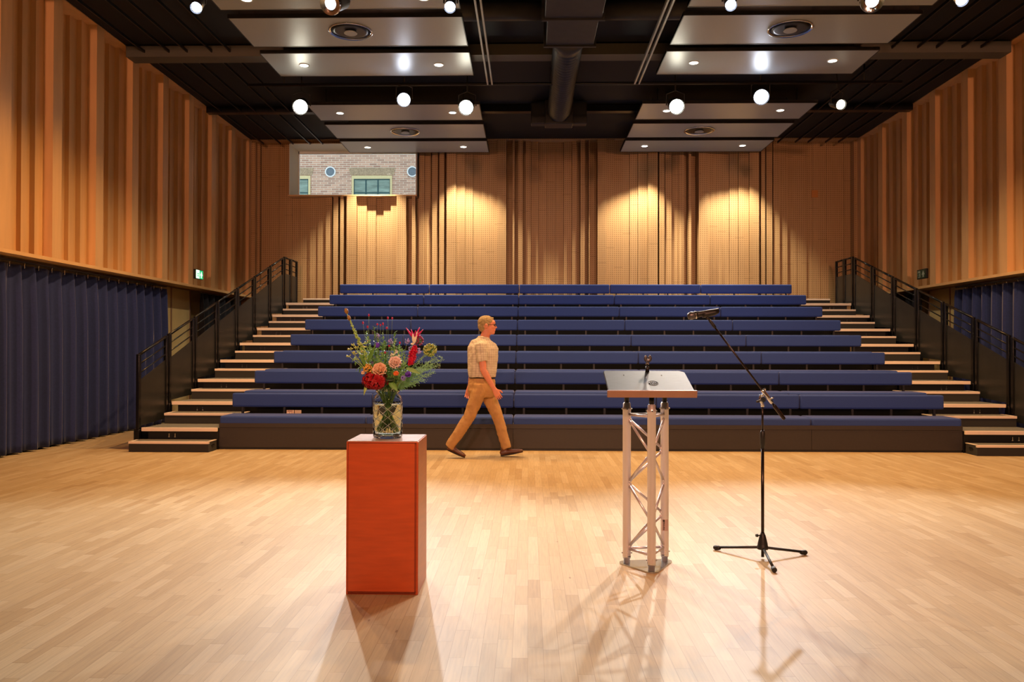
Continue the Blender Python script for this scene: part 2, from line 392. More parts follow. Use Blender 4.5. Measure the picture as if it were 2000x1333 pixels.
# curtains: long sine folds hung from hooks
def curtain(name, label, X, y0, y1, z0, z1, mt, seed, fold=.29, hooks=True, amp=.085):
    r = empty(name, label, 'curtain', (X, y0, 0)); rr = random.Random(seed); bm = NB(); L = y1 - y0
    n = int(L / .0125); zs = [z0, z0 + .1, (z0 + z1) * .35, (z0 + z1) * .7, z1 - .12, z1]
    ph = [rr.uniform(-.5, .5) for _ in range(int(L / fold) + 3)]; am = [rr.uniform(.6, 1.25) for _ in ph]
    rows = []
    for i in range(n + 1):
        y = L * i / n; u = y / fold; k = int(u); f = u - k
        a = am[k] * (1 - f) + am[k + 1] * f; p = ph[k] * (1 - f) + ph[k + 1] * f
        c = []
        for j, z in enumerate(zs):
            g_ = (1, 1, .95, .85, .6, .45)[j]
            w_ = math.cos(2 * PI * u + p); w_ = w_ * .8 + .2 * math.cos(6 * PI * u + p * 2)
            x = amp * a * g_ * w_ + .012 * math.sin(4 * PI * u + 2 * p + z)
            c.append(bm.verts.new((x, y + .02 * math.sin(2 * PI * u + 1.0 + p) * g_, z)))
        rows.append(c)
    for a, b_ in zip(rows, rows[1:]):
        for j in range(len(zs) - 1):
            f = bm.faces.new((a[j], b_[j], b_[j + 1], a[j + 1])); f.smooth = True
    o = obj('fabric', bm, mt, r)
    md = o.modifiers.new('thick', 'SOLIDIFY'); md.thickness = .006
    if hooks:
        bm = NB(); box(bm, -.02, .02, 0, L, z1 + .035, z1 + .055); obj('track', bm, MT['steel'], r)
        first = None
        for k in range(int(L / fold)):
            y = fold * (k + .5)
            if y0 + y < 8.8: continue
            if first is None:
                bm = NB(); tube(bm, [(0, 0, z1 + .04), (0, .004, z1 + .02), (0, -.004, z1 - .0), (0, .004, z1 - .02), (0, 0, z1 - .035)], .006, 6)
                first = obj('hook', bm, MT['chrome'], r); first.location = (.01, y, 0)
            else:
                c = first.copy(); COL.objects.link(c); c.parent = r; c.location = (.01, y, 0)
    return r
curtain('curtain', 'long navy velvet curtain in deep folds under the left wall panelling', XL - .19, 4.0, 13.9, .025, 2.37, MT['curtain'], 1)
curtain('curtain', 'navy velvet curtain under the right wall panelling beside the brown door', XR + .19, 4.0, 14.0, .025, 2.37, MT['curtain'], 2)
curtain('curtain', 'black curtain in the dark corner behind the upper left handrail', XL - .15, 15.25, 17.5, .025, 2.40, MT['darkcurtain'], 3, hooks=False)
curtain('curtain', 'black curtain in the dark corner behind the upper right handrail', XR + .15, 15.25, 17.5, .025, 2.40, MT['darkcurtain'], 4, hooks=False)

# ------------------------------------------------------------ brick building seen through the upper window
YO = 24.0
bb = empty('brick_building', 'pale brick building facade seen outside through the upper back window', 'building', (0, YO, 0))
bm = NB(); box(bm, -12, 2, 0, .4, -1, 11); obj('facade', bm, MT['brick'], bb)
def ox(px): return at(px, 340, YO).x
def oz(py): return at(690, py, YO).z
def owin(px0, px1):
    x0, x1 = ox(px0), ox(px1); z1 = oz(343.5); z0 = z1 - 1.5
    bm = NB(); t_ = .06
    box(bm, x0, x0 + t_, -.03, .02, z0, z1); box(bm, x1 - t_, x1, -.03, .02, z0, z1); box(bm, x0 + t_, x1 - t_, -.03, .02, z1 - .10, z1); box(bm, x0, x1, -.06, .02, z0 - .05, z0)
    fr = obj('window_casing', bm, MT['cream'], bb)
    bm = NB(); a0, a1 = x0 + t_, x1 - t_; n = 3
    for i in range(n + 1):
        xx = a0 + (a1 - a0) * i / n; box(bm, xx - .018, xx + .018, -.02, .0, z0, z1 - .10)
    for zz in (z1 - .115, z1 - .40 - .12, z0 + .02): box(bm, a0, a1, -.018, .001, zz - .015, zz + .015)
    obj('sash', bm, MT['teal'], fr)
    bm = NB(); box(bm, a0, a1, -.004, .003, z0, z1 - .1); obj('window_glass', bm, MT['outglass'], fr)
    bm = NB(); nn = 30
    for i in range(nn):
        f = (i + .5) / nn; xx = x0 - .05 + (x1 - x0 + .1) * f; lean = (f - .5) * .10
        v = [(xx - .022, z1 + .02), (xx + .022, z1 + .02), (xx + .022 + lean, z1 + .24), (xx - .022 + lean, z1 + .24)]
        fv = [bm.verts.new((p[0], -.012, p[1])) for p in v]; bv = [bm.verts.new((p[0], .01, p[1])) for p in v]
        bm.faces.new(fv); bm.faces.new(bv[::-1])
        for k in range(4): bm.faces.new((fv[k], bv[k], bv[(k + 1) % 4], fv[(k + 1) % 4]))
    obj('brick_arch', bm, MT['arch'], bb)
owin(687.5, 766); owin(528, 606.5)
for px in (645.5, 805.5, 485):
    bm = NB(); n = 32; c = (ox(px), oz(336))
    for r_, rr_, y_ in ((.160, .128, -.04),):
        vo = [[bm.verts.new((c[0] + q * math.cos(2 * PI * k / n), yy, c[1] + q * math.sin(2 * PI * k / n))) for k in range(n)] for q, yy in ((r_, .01), (r_, y_), (rr_, y_), (rr_, .01))]
        for A, B in zip(vo, vo[1:]):
            for k in range(n): bm.faces.new((A[k], A[(k + 1) % n], B[(k + 1) % n], B[k]))
    v_ = obj('round_vent', bm, MT['white'], bb)
    bm = NB()
    for k in range(-5, 6):
        hh = math.sqrt(max(0, .127 ** 2 - (k * .024) ** 2)); box(bm, c[0] + k * .024 - .009, c[0] + k * .024 + .009, -.02, .0, c[1] - hh, c[1] + hh)
    obj('vent_slats', bm, MT['ventgrey'], v_)
# ------------------------------------------------------------ ceiling: acoustic clouds, duct, tracks, lights
ZC = 5.66
ROWS = [(9.46, 10.07, 'nearest the camera'), (10.32, 11.31, 'second row, with the round air diffuser'), (11.57, 12.55, 'third row, with two downlights'), (14.03, 15.0, 'fourth row, just beyond the bright lanterns'), (15.28, 16.28, 'fifth row, with the far air diffuser'), (16.52, 17.46, 'last row, against the back wall')]
SIDES = [(-3.95, -.87, 'left'), (2.0, 5.07, 'right')]
def downlight_at(x, y, zc, label, watts, cone=120, colour=None):
    d = empty('downlight', label, 'ceiling light', (x, y, zc), 0, 'round recessed downlights')
    bm = NB(); lathe(bm, [(.078, -.001), (.078, -.010), (.066, -.012), (.062, -.002)], n=24, cap0=False, cap1=False); obj('trim_ring', bm, MT['white'], d)
    bm = NB(); lathe(bm, [(.062, -.006), (.060, -.009)], n=24); obj('lens', bm, MT['lamp_lens'], d)
    if watts:
        L = bpy.data.lights.new('downlight_lamp', 'SPOT'); L.energy = watts; L.color = colour or DOWN; L.spot_size = math.radians(cone); L.spot_blend = .55; L.shadow_soft_size = .05
        o = link(bpy.data.objects.new('lamp', L), d); o.location = (0, 0, -.03)
    return d
MT['lamp_lens'] = emit('lit_downlight_lens', (255, 246, 226), 9)
def diffuser_at(x, y, label):
    d = empty('air_diffuser', label, 'air diffuser', (x, y, ZC), 0, 'round air diffusers in the ceiling panels')
    bm = NB(); lathe(bm, [(.29, -.001), (.30, -.012), (.285, -.02), (.268, -.004)], n=40, cap0=False, cap1=False); obj('rim', bm, MT['chrome'], d)
    bm = NB(); lathe(bm, [(.27, -.003), (.20, -.010), (.12, -.006)], n=40); obj('bowl', bm, MT['steel'], d)
    bm = NB(); lathe(bm, [(.075, -.012), (.09, -.03), (.085, -.036)], n=30); obj('hub', bm, MT['cloud'], d)
for (x0, x1, sd) in SIDES:
    for i, (y0, y1, what) in enumerate(ROWS):
        c = empty('ceiling_panel', 'grey acoustic ceiling panel on the %s side, %s' % (sd, what), 'ceiling panel', ((x0 + x1) / 2, y0, ZC), 0, 'suspended acoustic ceiling panels')
        hw = (x1 - x0) / 2
        bm = NB(); box(bm, -hw, hw, 0, y1 - y0, 0, .035); obj('panel', bm, MT['cloud'], c)
        bm = NB()
        for a in (-hw, hw - .012): box(bm, a, a + .012, -.004, y1 - y0 + .004, -.004, .05)
        for a in (-.006, y1 - y0 - .004): box(bm, -hw, hw, a, a + .01, -.004, .05)
        obj('edge_trim', bm, MT['duct'], c)
        bm = NB()
        for a in (-hw + .3, hw - .3):
            for q in (.2, y1 - y0 - .2): tube(bm, [(a, q, .03), (a, q, HC - ZC + .02)], .006, 6)
        obj('hanger', bm, MT['steel'], c)
    diffuser_at(-2.43 if sd == 'left' else 3.52, 10.77, 'round air diffuser in the near ceiling panel, %s of the duct' % sd)
    diffuser_at(-2.46 if sd == 'left' else 3.37, 15.78, 'round air diffuser far back near the back wall, %s of the duct' % sd)
# downlight positions measured in the photograph, on the cloud underside
def on_ceiling(px, py, z=ZC):
    d = fwd + rt * ((px - 1000) / F) - up * ((py - 666.5) / F); k = (z - CH) / d.z; return d.x * k, d.y * k
DL = [(594, 127, 'third row, left of the pair on the left side', 90), (857, 126, 'third row, nearest left of the duct', 90), (1355, 122, 'third row, nearest right of the duct', 90), (1626, 118, 'third row, rightmost in the photograph', 90),
      (664, 220.5, 'fourth row, above the upper window', 90), (884, 219.5, 'fourth row, beside the bright warm lantern left of the duct', 90), (1302, 216, 'fourth row, beside the bright warm lantern right of the duct', 90), (1524, 215, 'fourth row, below the cool lantern on the right', 90),
      (718, 287.5, 'last row, in front of the upper window', 720), (905, 286.5, 'last row, left of the duct', 720), (1259, 285, 'last row, right of the duct', 720), (1450, 284, 'last row, rightmost at the back wall', 720)]
for px, py, lb, w_ in DL:
    x, y = on_ceiling(px, py)
    downlight_at(x, y, ZC, 'small round white ceiling downlight, ' + lb, w_ * (W_WALL if w_ > 200 else W_DOWN), 94 if w_ > 200 else 125)

for i, (x, side_) in enumerate(((-3.5, 'left side, outer one'), (-1.3, 'left side, inner one'), (2.45, 'right side, inner one'), (4.7, 'right side, outer one'))):  # orange downlights added out of view to tint the far floor and walls
    downlight_at(x, 9.75, ZC, 'added unseen orange tinted downlight in the nearest ceiling panel, ' + side_, 560, 135, ADDED_ORANGE)
MT['beam'] = mat('grey_green_beam', (84, 82, 74), .6)
# black roof structure: beams, long battens, tracks
def bar(name, label, cat, x0, x1, y0, y1, z0, z1, m_, group=None):
    bm = NB(); box(bm, x0, x1, y0, y1, z0, z1); return tag(obj(name, bm, m_), label, cat, group)
bar('roof_beam', 'dark steel beam crossing the ceiling behind the third panel row', 'beam', XL + .02, XR - .02, 12.05, 12.33, 5.80, 5.965, MT['beam'], 'ceiling beams')
bar('roof_beam', 'dark steel beam crossing the ceiling near the far duct end', 'beam', XL + .02, XR - .02, 15.1, 15.25, 5.85, 5.965, MT['steel'], 'ceiling beams')
bar('roof_beam', 'dark steel beam crossing the ceiling nearest the camera', 'beam', XL + .02, XR - .02, 8.6, 8.85, 5.80, 5.965, MT['steel'], 'ceiling beams')
for sx, (a, sg) in enumerate(((-5.9, 'left'), (5.45, 'right'))):
    for k in range(5):
        x = a + k * .33 + (.05 if k % 2 else 0)
        bar('ceiling_batten', 'thin black ceiling batten running lengthwise on the %s side, %s from the wall' % (sg, ('first', 'second', 'third', 'fourth', 'fifth')[k if sg == 'left' else 4 - k]), 'batten', x, x + .018, 5, 17.55, 5.86, 5.90, MT['steel'], 'lengthwise ceiling battens ' + sg)
for nm, xa in (('left', -.68), ('right', 1.70)):
    r = empty('lighting_track', 'thin twin lighting track running lengthwise just %s of the duct' % nm, 'lighting track', (xa, 7, 5.62), 0, 'lengthwise lighting tracks')
    for q in (0, .07):
        bm = NB(); box(bm, q, q + .025, 0, 5.9, 0, .05); obj('track_rail', bm, MT['cloud'], r)
# the duct
d = empty('ventilation_duct', 'dark grey spiral ventilation duct down the middle of the ceiling', 'duct', (.56, 0, 5.72))
bm = NB(); box(bm, -.36, .36, 8.6, 10.02, -.22, .22, .01); box(bm, -.40, .40, 10.02, 10.06, -.24, .23); box(bm, -.325, .325, 10.06, 10.9, -.22, .22, .01); box(bm, -.36, .36, 10.9, 10.94, -.24, .23)
obj('plenum_box', bm, MT['duct'], d)
bm = NB(); tube(bm, [(0, 10.94, 0), (0, 11.35, 0), (0, 11.42, 0)], [(.36, .24), (.205, .205), (.205, .205)], 24); obj('transition', bm, MT['duct'], d)
bm = NB(); pts = []; rs = []; yy = 11.4; k = 0
while yy < 14.7: pts.append((0, yy, 0)); rs.append(.202 if k % 4 < 3 else .216); yy += .028; k += 1
tube(bm, pts, rs, 28); obj('spiral_pipe', bm, MT['duct'], d)
bm = NB(); box(bm, -.26, .26, 14.65, 14.98, -.235, .22, .02); box(bm, -.52, .52, 14.8, 15.0, -.19, .22, .02); obj('end_box', bm, MT['duct'], d)
bm = NB(); tube(bm, [(-4.4, 10.52, .105), (-.32, 10.52, .105)], .135, 24); obj('cross_pipe', bm, MT['duct'], d)
bm = NB(); tube(bm, [(.32, 10.52, .105), (4.5, 10.52, .105)], .135, 24); obj('cross_pipe', bm, MT['duct'], d)

# hung lanterns
MT['lens_warm'] = emit('lit_warm_lens', (255, 250, 226), 40); MT['lens_cool'] = emit('lit_cool_lens', (232, 240, 255), 40)
MT['lens_dim'] = emit('dim_lens', (236, 238, 240), 2.5)
def lantern(x, y, z, aim, colour, watts, cone, dia, label, lens, group, zb=5.62, soft=.55, name='stage_lantern'):
    r = empty(name, label, 'stage light', (x, y, z), 0, group)
    dv = (Vector(aim) - Vector((x, y, z))).normalized(); R_ = dia / 2
    bm = NB(); tube(bm, [-dv * .30, -dv * .26, -dv * .05, -dv * .0], [R_ * .7, R_ * .95, R_ * 1.05, R_ * 1.12], 20)
    tube(bm, [dv * 0, dv * .03], [R_ * 1.12, R_ * 1.12], 20, cap=False); obj('lamp_housing', bm, MT['bodygrey'], r)
    bm = NB(); tube(bm, [dv * .002, dv * .012], [R_, R_ * .97], 24); obj('lens', bm, lens, r)
    side = dv.cross(Vector((0, 0, 1))).normalized(); zt = zb - z
    bm = NB(); tube(bm, [side * R_ * 1.3 - dv * .12, side * R_ * 1.3 - dv * .12 + Vector((0, 0, .18)), -dv * .12 + Vector((0, 0, .24)), -side * R_ * 1.3 - dv * .12 + Vector((0, 0, .18)), -side * R_ * 1.3 - dv * .12], .010, 8)
    tube(bm, [-dv * .12 + Vector((0, 0, .24)), -dv * .12 + Vector((0, 0, max(.3, HC - z + .02)))], .012, 8); obj('yoke', bm, MT['steel'], r)
    if watts:
        L = bpy.data.lights.new('lantern_lamp', 'SPOT'); L.energy = watts; L.color = colour; L.spot_size = math.radians(cone); L.spot_blend = .45 if watts < 1000 or y > 0 else .8; L.shadow_soft_size = R_ * soft
        o = link(bpy.data.objects.new('lamp', L), r); o.location = dv * .04; o.rotation_mode = 'QUATERNION'; o.rotation_quaternion = dv.to_track_quat('-Z', 'Y')
    return r
for (x, y, z, aim, c_, w_, cone, dia, lb) in LANTERNS:
    lantern(x, y, z, aim, c_, w_, cone, dia, lb, MT['lens_cool' if c_ == COOL else 'lens_warm'], 'bright lanterns on the far lighting bar')
lantern(4.98, 12.8, 5.25, (5.5, 9, 3.6), WARM, 25, 40, .15, 'small dim lantern on the far bar, rightmost of the row', MT['lens_small'] if 'lens_small' in MT else emit('lit_small_lens', (255, 244, 214), 4), 'bright lanterns on the far lighting bar')
for px, py, dia, lb in ((384, 14, .12, 'small cool white lantern at the top left, above the left wall'), (879, 13, .12, 'small cool white lantern at the top, left of the ceiling duct'), (1427, 9, .12, 'small cool white lantern at the top, right of the ceiling duct'), (1878, 0, .12, 'small cool white lantern at the top right corner')):
    p = at(px, py, 9.2)
    lantern(p.x, p.y, p.z, (p.x * .8, 3.0, 0), COOL, 160, 60, dia, lb, emit('lit_cool_small_lens', (214, 228, 255), 14), 'small lanterns on the near lighting bar')
for px, py, lb in ((648, 6, 'round chrome rimmed theatre lantern at the top edge, left side'), (1703, 1, 'round chrome rimmed theatre lantern at the top edge, right side')):
    p = at(px, py, 9.0); r = lantern(p.x, p.y, p.z, (p.x - 1.2, 5.5, 3.2), COOL, 0, 40, .21, lb, MT['lens_dim'], 'theatre lanterns at the top edge')
    dv = (Vector((p.x - 1.2, 5.5, 3.2)) - p).normalized(); bm = NB(); tube(bm, [dv * .02, dv * .05], [.13, .125], 28, cap=False); tube(bm, [dv * .05, dv * .045, dv * .03], [.125, .105, .07], 28, cap=False); obj('rim', bm, MT['chrome'], r)
for y_, lb in ((12.9, 'far black lighting bar carrying the bright lanterns'), (9.3, 'near black lighting bar at the top of the picture'), (-3.05, 'added unseen lighting bar for the wash lanterns behind the camera')):  # the bar behind the camera is added to carry the wash lanterns
    bm = NB(); x0, x1 = (-4.6, 6.0)
    tube(bm, [(x0, y_, 5.64), (x1, y_, 5.64)], .024, 10)
    for xx in (x0 + .6, x1 - .6): tube(bm, [(xx, y_, 5.64), (xx, y_, HC + .01)], .012, 8)
    tag(obj('lighting_bar', bm, MT['steel']), lb, 'lighting bar', 'lighting bars')
# wash lanterns added behind the camera, out of view, for the amber front light
lw = emit('lit_amber_lens', (255, 150, 70), 12)
for i, (x, w_, am, aim_, cone_) in enumerate(ADDED_WASH):
    lantern(x, -3.0, 5.3, aim_, AMBER if am else (1, .74, .55), w_ * W_ADDED_WASH, cone_, .24, 'added unseen wash lantern behind the camera, %s from the left' % ('first', 'second', 'third', 'fourth', 'fifth', 'sixth')[i], lw if am else MT['lens_warm'], 'added wash lanterns behind the camera', soft=2.2)
# ------------------------------------------------------------ telescopic seating stand
RISE, GO, Y1 = .2854, .885, 10.35
BX0, BX1 = -4.07, 5.61; AXL, AXR = -5.10, 6.68
T = empty('seating_stand', 'black retractable seating stand with carpeted decks and side stairs', 'seating stand', ((BX0 + BX1) / 2, Y1, 0))
off = T.location
def tb(bm, x0, x1, y0, y1, z0, z1, bev=0): box(bm, x0 - off.x, x1 - off.x, y0 - off.y, y1 - off.y, z0, z1, bev)
bm = NB(); tb(bm, BX0, BX1, Y1 + .09, Y1 + .12, .0, .03); obj('toe_strip', bm, MT['matt'], T)
bm = NB(); nfp = 5
for k in range(nfp):
    a = BX0 + (BX1 - BX0) * k / nfp; b_ = BX0 + (BX1 - BX0) * (k + 1) / nfp
    tb(bm, a + .002, b_ - .002, Y1 + .07, Y1 + .11, .03, .285)
tb(bm, BX0, BX1, Y1 + .065, Y1 + .11, .289, .345); obj('front_panel', bm, MT['board'], T)
for n in range(1, 9):
    z = RISE * n; ya = Y1 + GO * (n - 1); yb = ya + GO + (.12 if n < 8 else .16)
    # deck plate and riser
    bm = NB()
    tb(bm, AXL + .05, BX0 - .0, ya + .03, yb, z - .05, z - .004); tb(bm, BX1, AXR - .05, ya + .03, yb, z - .05, z - .004); tb(bm, BX0, BX1, ya + .14, yb, z - .05, z - .004)
    obj('deck', bm, MT['steel'], T)
    bm = NB()
    tb(bm, AXL + .05, BX0, ya + .03, yb, z - .004, z); tb(bm, BX1, AXR - .05, ya + .03, yb, z - .004, z); tb(bm, BX0, BX1, ya + .5, yb, z - .004, z)
    obj('deck_carpet', bm, MT['carpet'], T)
    for a, b_ in ((AXL + .1, BX0), (BX1, AXR - .1)):
        bm = NB(); tb(bm, a, b_, ya + .05, ya + .07, z - RISE, z - .05); obj('riser', bm, MT['steel'], T)
    if n > 1:
        bm = NB(); tb(bm, BX0, BX1, ya + .12, ya + .14, z - RISE, z + .02); obj('seat_riser', bm, MT['steel'], T)
    for (a, b_) in ((AXL + .03, BX0), (BX1, AXR - .03)):
        bm = NB(); tb(bm, a, b_, ya, ya + .035, z - .045, z + .003, .003); obj('nosing', bm, MT['nosing'], T)
    # half steps between decks
    zz = z + RISE / 2; y0 = ya + .60; y1_ = ya + GO + .05
    if n == 8: y0 = YB - .24; y1_ = YB - .02
    for (a, b_, sd) in ((AXL + .06, BX0 + .10, 1), (BX1 - .10, AXR - .06, -1)):
        if n == 8: a, b_ = (a + .1, b_) if sd == 1 else (a, b_ - .1)
        bm = NB(); tb(bm, a, b_, y0, y1_, z + .001, zz, .004); st = obj('half_step', bm, MT['boxcarpet'], T)
        bm = NB(); tb(bm, a - .004, b_ + .004, y0 - .008, y0 + .03, zz - .03, zz + .004, .003); tb(bm, a - .004, a + .03, y0, y1_, zz - .004, zz + .004); tb(bm, b_ - .03, b_ + .004, y0, y1_, zz - .004, zz + .004); obj('nosing', bm, MT['nosing'], st)
        bm = NB(); tb(bm, a + .03, b_ - .03, y0 + .03, y1_, zz, zz + .003); obj('tread_carpet', bm, MT['carpet'], st)
    # bolts on the aisle risers
    for xx in (AXL + .38, AXL + .46, AXR - .46, AXR - .38):
        bm = NB(); tb(bm, xx, xx + .008, ya + .03, ya + .05, z - .12, z - .075); tb(bm, xx - .006, xx + .014, ya + .03, ya + .05, z - .125, z - .117); obj('bolt', bm, MT['chrome'], T)
bm = NB()
tb(bm, AXL + .02, AXR - .02, YB - .22, YB - .2, 0, 2.22)  # dark sheet added so the gaps under the decks look shaded
obj('added_dark_backing', bm, MT['matt'], T)
bm = NB()
for X in (AXL - .08, AXR + .02):
    tb(bm, X, X + .06, Y1 + .02, Y1 + .5, .0, .27)
    for n in range(2, 9):
        tb(bm, X + .02, X + .05, Y1 + GO * (n - 1) + .02, Y1 + GO * (n - 1) + .08, .0, RISE * n - .05)
obj('side_frame', bm, MT['steel'], T)

# benches: eight rows of five upholstered sections
NS = 5; SW = (BX1 - BX0) / NS
def make_bench():
    r = empty('bench', '', 'bench', (0, 0, 0), 0, 'upholstered bench sections of the seating stand'); w = SW - .008
    bm = NB(); box(bm, -w / 2, w / 2, .0, .46, -.130, 0, .028, 3); obj('seat', bm, MT['blue'], r)
    bm = NB(); box(bm, -w / 2, w / 2, .44, .53, .085, .276, .024, 3); obj('backrest', bm, MT['blue'], r)
    first = None
    for f in (.07, .37, .64, .94):
        if first is None:
            bm = NB(); box(bm, -.016, .016, .47, .50, -.15, .12, .003); box(bm, -.03, .03, .36, .50, -.16, -.13); first = obj('bracket', bm, MT['matt'], r); first.location = (-w / 2 + w * f, 0, 0)
        else:
            c = first.copy(); COL.objects.link(c); c.parent = r; c.location = (-w / 2 + w * f, 0, 0)
    return r
proto = make_bench(); used = False
ORD = ['front', 'second', 'third', 'fourth', 'fifth', 'sixth', 'seventh', 'top']
SEC = ['left end section beside the left stairs', 'second section from the left', 'middle section', 'second section from the right', 'right end section beside the right stairs']
for n in range(1, 9):
    for s_ in range(NS):
        o = proto if not used else copy_tree(proto); used = True
        o.location = (BX0 + SW * (s_ + .5), Y1 + GO * (n - 1) + .07, RISE * n + .155)
        o['label'] = 'navy blue padded bench with backrest, %s row, %s' % (ORD[n - 1], SEC[s_])

# guard rails: one framed unit per row on both stairs
def make_guard(length, rise, name, parts=3):
    r = empty(name, '', 'handrail'); zt = .965
    bm = NB(); box(bm, -.022, .022, -.03, .03, -.10, zt, .006); box(bm, -.03, .03, -.045, .045, -.16, -.02, .005); obj('post', bm, MT['rail'], r)
    bm = NB(); box(bm, -.022, .022, length - .03, length + .03, rise - .10, zt + rise, .006); obj('post', bm, MT['rail'], r)
    for h, rad in ((zt - .012, .019), (zt - .135, .010), (zt - .255, .010)):
        bm = NB(); tube(bm, [(0, 0, h), (0, length, h + rise)], rad, 10); obj('top_rail' if rad > .015 else 'mid_rail', bm, MT['rail'], r)
    bm = NB(); v = [(.03, .02), (length - .03, .02 + (rise * .15)), (length - .03, zt - .345 + rise), (.03, zt - .345)]
    L_ = [[bm.verts.new((x, a, b_)) for a, b_ in v] for x in (-.006, .006)]
    bm.faces.new(L_[0][::-1]); bm.faces.new(L_[1])
    for k in range(4): bm.faces.new((L_[0][k], L_[0][(k + 1) % 4], L_[1][(k + 1) % 4], L_[1][k]))
    obj('infill_panel', bm, MT['panel'], r)
    return r
g1 = make_guard(.785, .253, 'guard_rail'); first = True
NUM = ['lowest', 'second', 'third', 'fourth', 'fifth', 'sixth', 'seventh']
for sd, X in (('left', AXL - .01), ('right', AXR + .01)):
    for n in range(1, 8):
        o = g1 if first else copy_tree(g1); first = False
        o.location = (X, Y1 + GO * (n - 1) + .0, RISE * n)
        o['label'] = 'black sloping guard rail with infill panel on the %s stairs, %s from the floor' % (sd, NUM[n - 1]); o['group'] = 'sloping guard rails of the side stairs'
g2 = make_guard(.40, 0, 'guard_rail'); first = True
for sd, X in (('left', AXL - .01), ('right', AXR + .01)):
    for k, wh in ((0, 'front'), (1, 'rear')):
        o = g2 if first else copy_tree(g2); first = False
        o.location = (X, Y1 + GO * 7 + .02 + .47 * k, RISE * 8)
        o['label'] = 'short level black guard rail at the top of the %s stairs, %s unit' % (sd, wh); o['group'] = 'level guard rails at the top landing'
# loose step boxes on the floor
def step_box(x0, x1, sd):
    r = empty('step_box', 'dark carpeted step box with pale edging at the foot of the %s stairs' % sd, 'step', ((x0 + x1) / 2, 10.1, 0), 0, 'loose step boxes'); hw = (x1 - x0) / 2
    s = 1 if sd == 'left' else -1; h = .135
    bm = NB()
    box(bm, -hw, hw, 0, .27, 0, h - .004, .004)
    obj('box_body', bm, MT['boxcarpet'], r)
    bm = NB(); box(bm, -hw - .003, hw + .003, -.006, .03, h - .028, h + .002, .002); box(bm, -hw - .003, -hw + .03, 0, .27, h - .005, h + .002); box(bm, hw - .03, hw + .003, 0, .27, h - .005, h + .002); obj('nosing', bm, MT['nosing'], r)
    bm = NB(); box(bm, -hw + .03, hw - .03, .03, .27, h - .004, h); obj('tread_carpet', bm, MT['carpet'], r)
    e = s * hw
    bm = NB(); box(bm, *sorted((e - s * .004, e + s * .002)), .09, .18, .06, .095, .012, 3); obj('hand_hole', bm, MT['matt'], r)
step_box(-5.11, -4.08, 'left'); step_box(5.62, 6.72, 'right')
# two small cards on the front row
r = tag(obj('reserved_card', (lambda b: (box(b, -.05, .05, -.004, 0, 0, .045), b)[1])(NB()), mat('printed_card', (226, 196, 170), .6)), 'small printed card lying against the front row seat, left one', 'card', 'cards on the front bench')
p = at(567.5, 814, 10.85); r.location = (p.x, 10.84, RISE + .156)
bm = NB(); box(bm, -.04, .035, -.0055, -.004, .028, .038)
for k in (-.012, .014, .03): box(bm, k, k + .008, -.0055, -.004, .004, .014)
obj('print', bm, mat('brown_print', (120, 60, 40), .6), r)
r = tag(obj('reserved_card', (lambda b: (box(b, -.046, .046, -.004, 0, 0, .045), b)[1])(NB()), mat('beige_card', (196, 172, 148), .6)), 'small beige card beside the printed one on the front bench', 'card', 'cards on the front bench')
p = at(582.5, 814, 10.85); r.location = (p.x, 10.84, RISE + .156)
# exit signs
MT['sign_green'] = emit('lit_green_sign', (40, 190, 120), .9); MT['sign_white'] = emit('lit_white_sign', (236, 255, 236), 1.1)
MT['sign_dark'] = mat('unlit_green_sign', (22, 62, 50), .3); MT['sign_grey'] = mat('unlit_white_mark', (150, 168, 158), .4)
def exit_sign(X, s, yc, zc, lit, label):
    r = empty('exit_sign', label, 'sign', (X, yc, zc)); gr, wh = (MT['sign_green'], MT['sign_white']) if lit else (MT['sign_dark'], MT['sign_grey'])
    u = lambda a: -a * s if s < 0 else a   # along y so that the left half is seen on the left
    bm = NB(); box(bm, *sorted((0, s * -.045)), -.17, .17, -.09, .09, .006); obj('sign_box', bm, MT['steel'], r)
    xf = -s * .046; 
    def q(bm, y0, y1, z0, z1, lift=0): box(bm, *sorted((xf, xf - s * (.002 + lift))), min(y0, y1), max(y0, y1), z0, z1)
    k = -1 if s < 0 else 1       # nearer end is on the picture's outer side
    bm = NB(); q(bm, -.155, .155, -.078, .078); obj('sign_face', bm, gr, r)
    bm = NB()
    d0 = (-.155, -.01) if s < 0 else (.155, .01)
    if lit:
        q(bm, d0[0], d0[1], -.078, .078, .001)
    else:
        q(bm, .13, .04, -.06, .06, .001)
    # running figure / arrow marks
    c = .075 if s < 0 else -.07
    pts = [(c - .055, -.015), (c - .0, .06), (c + .055, -.015), (c + .02, -.015), (c + .02, -.06), (c - .02, -.06), (c - .02, -.015)]
    A = [bm.verts.new((xf - s * .004, a, b_)) for a, b_ in pts]; B = [bm.verts.new((xf - s * .001, a, b_)) for a, b_ in pts]
    bm.faces.new(A); bm.faces.new(B[::-1])
    for i in range(7): bm.faces.new((A[i], B[i], B[(i + 1) % 7], A[(i + 1) % 7]))
    obj('pictogram', bm, wh, r)
    bm = NB(); c = -.08 if s < 0 else .085
    tube(bm, [(xf - s * .006, c, .045), (xf - s * .006, c, .046)], .012, 8)
    for a, b_ in (((c, .03), (c, -.01)), ((c, .02), (c + .03, .005)), ((c, .02), (c - .03, .01)), ((c, -.01), (c + .028, -.05)), ((c, -.01), (c - .02, -.045))):
        tube(bm, [(xf - s * .005, a[0], a[1]), (xf - s * .005, b_[0], b_[1])], .006, 6)
    obj('running_figure', bm, gr, r)
exit_sign(XL, -1, 14.77, 2.71, True, 'lit green and white exit sign on the left wall panelling')
exit_sign(XR, 1, 14.75, 2.72, False, 'dark green exit sign on the right wall panelling')
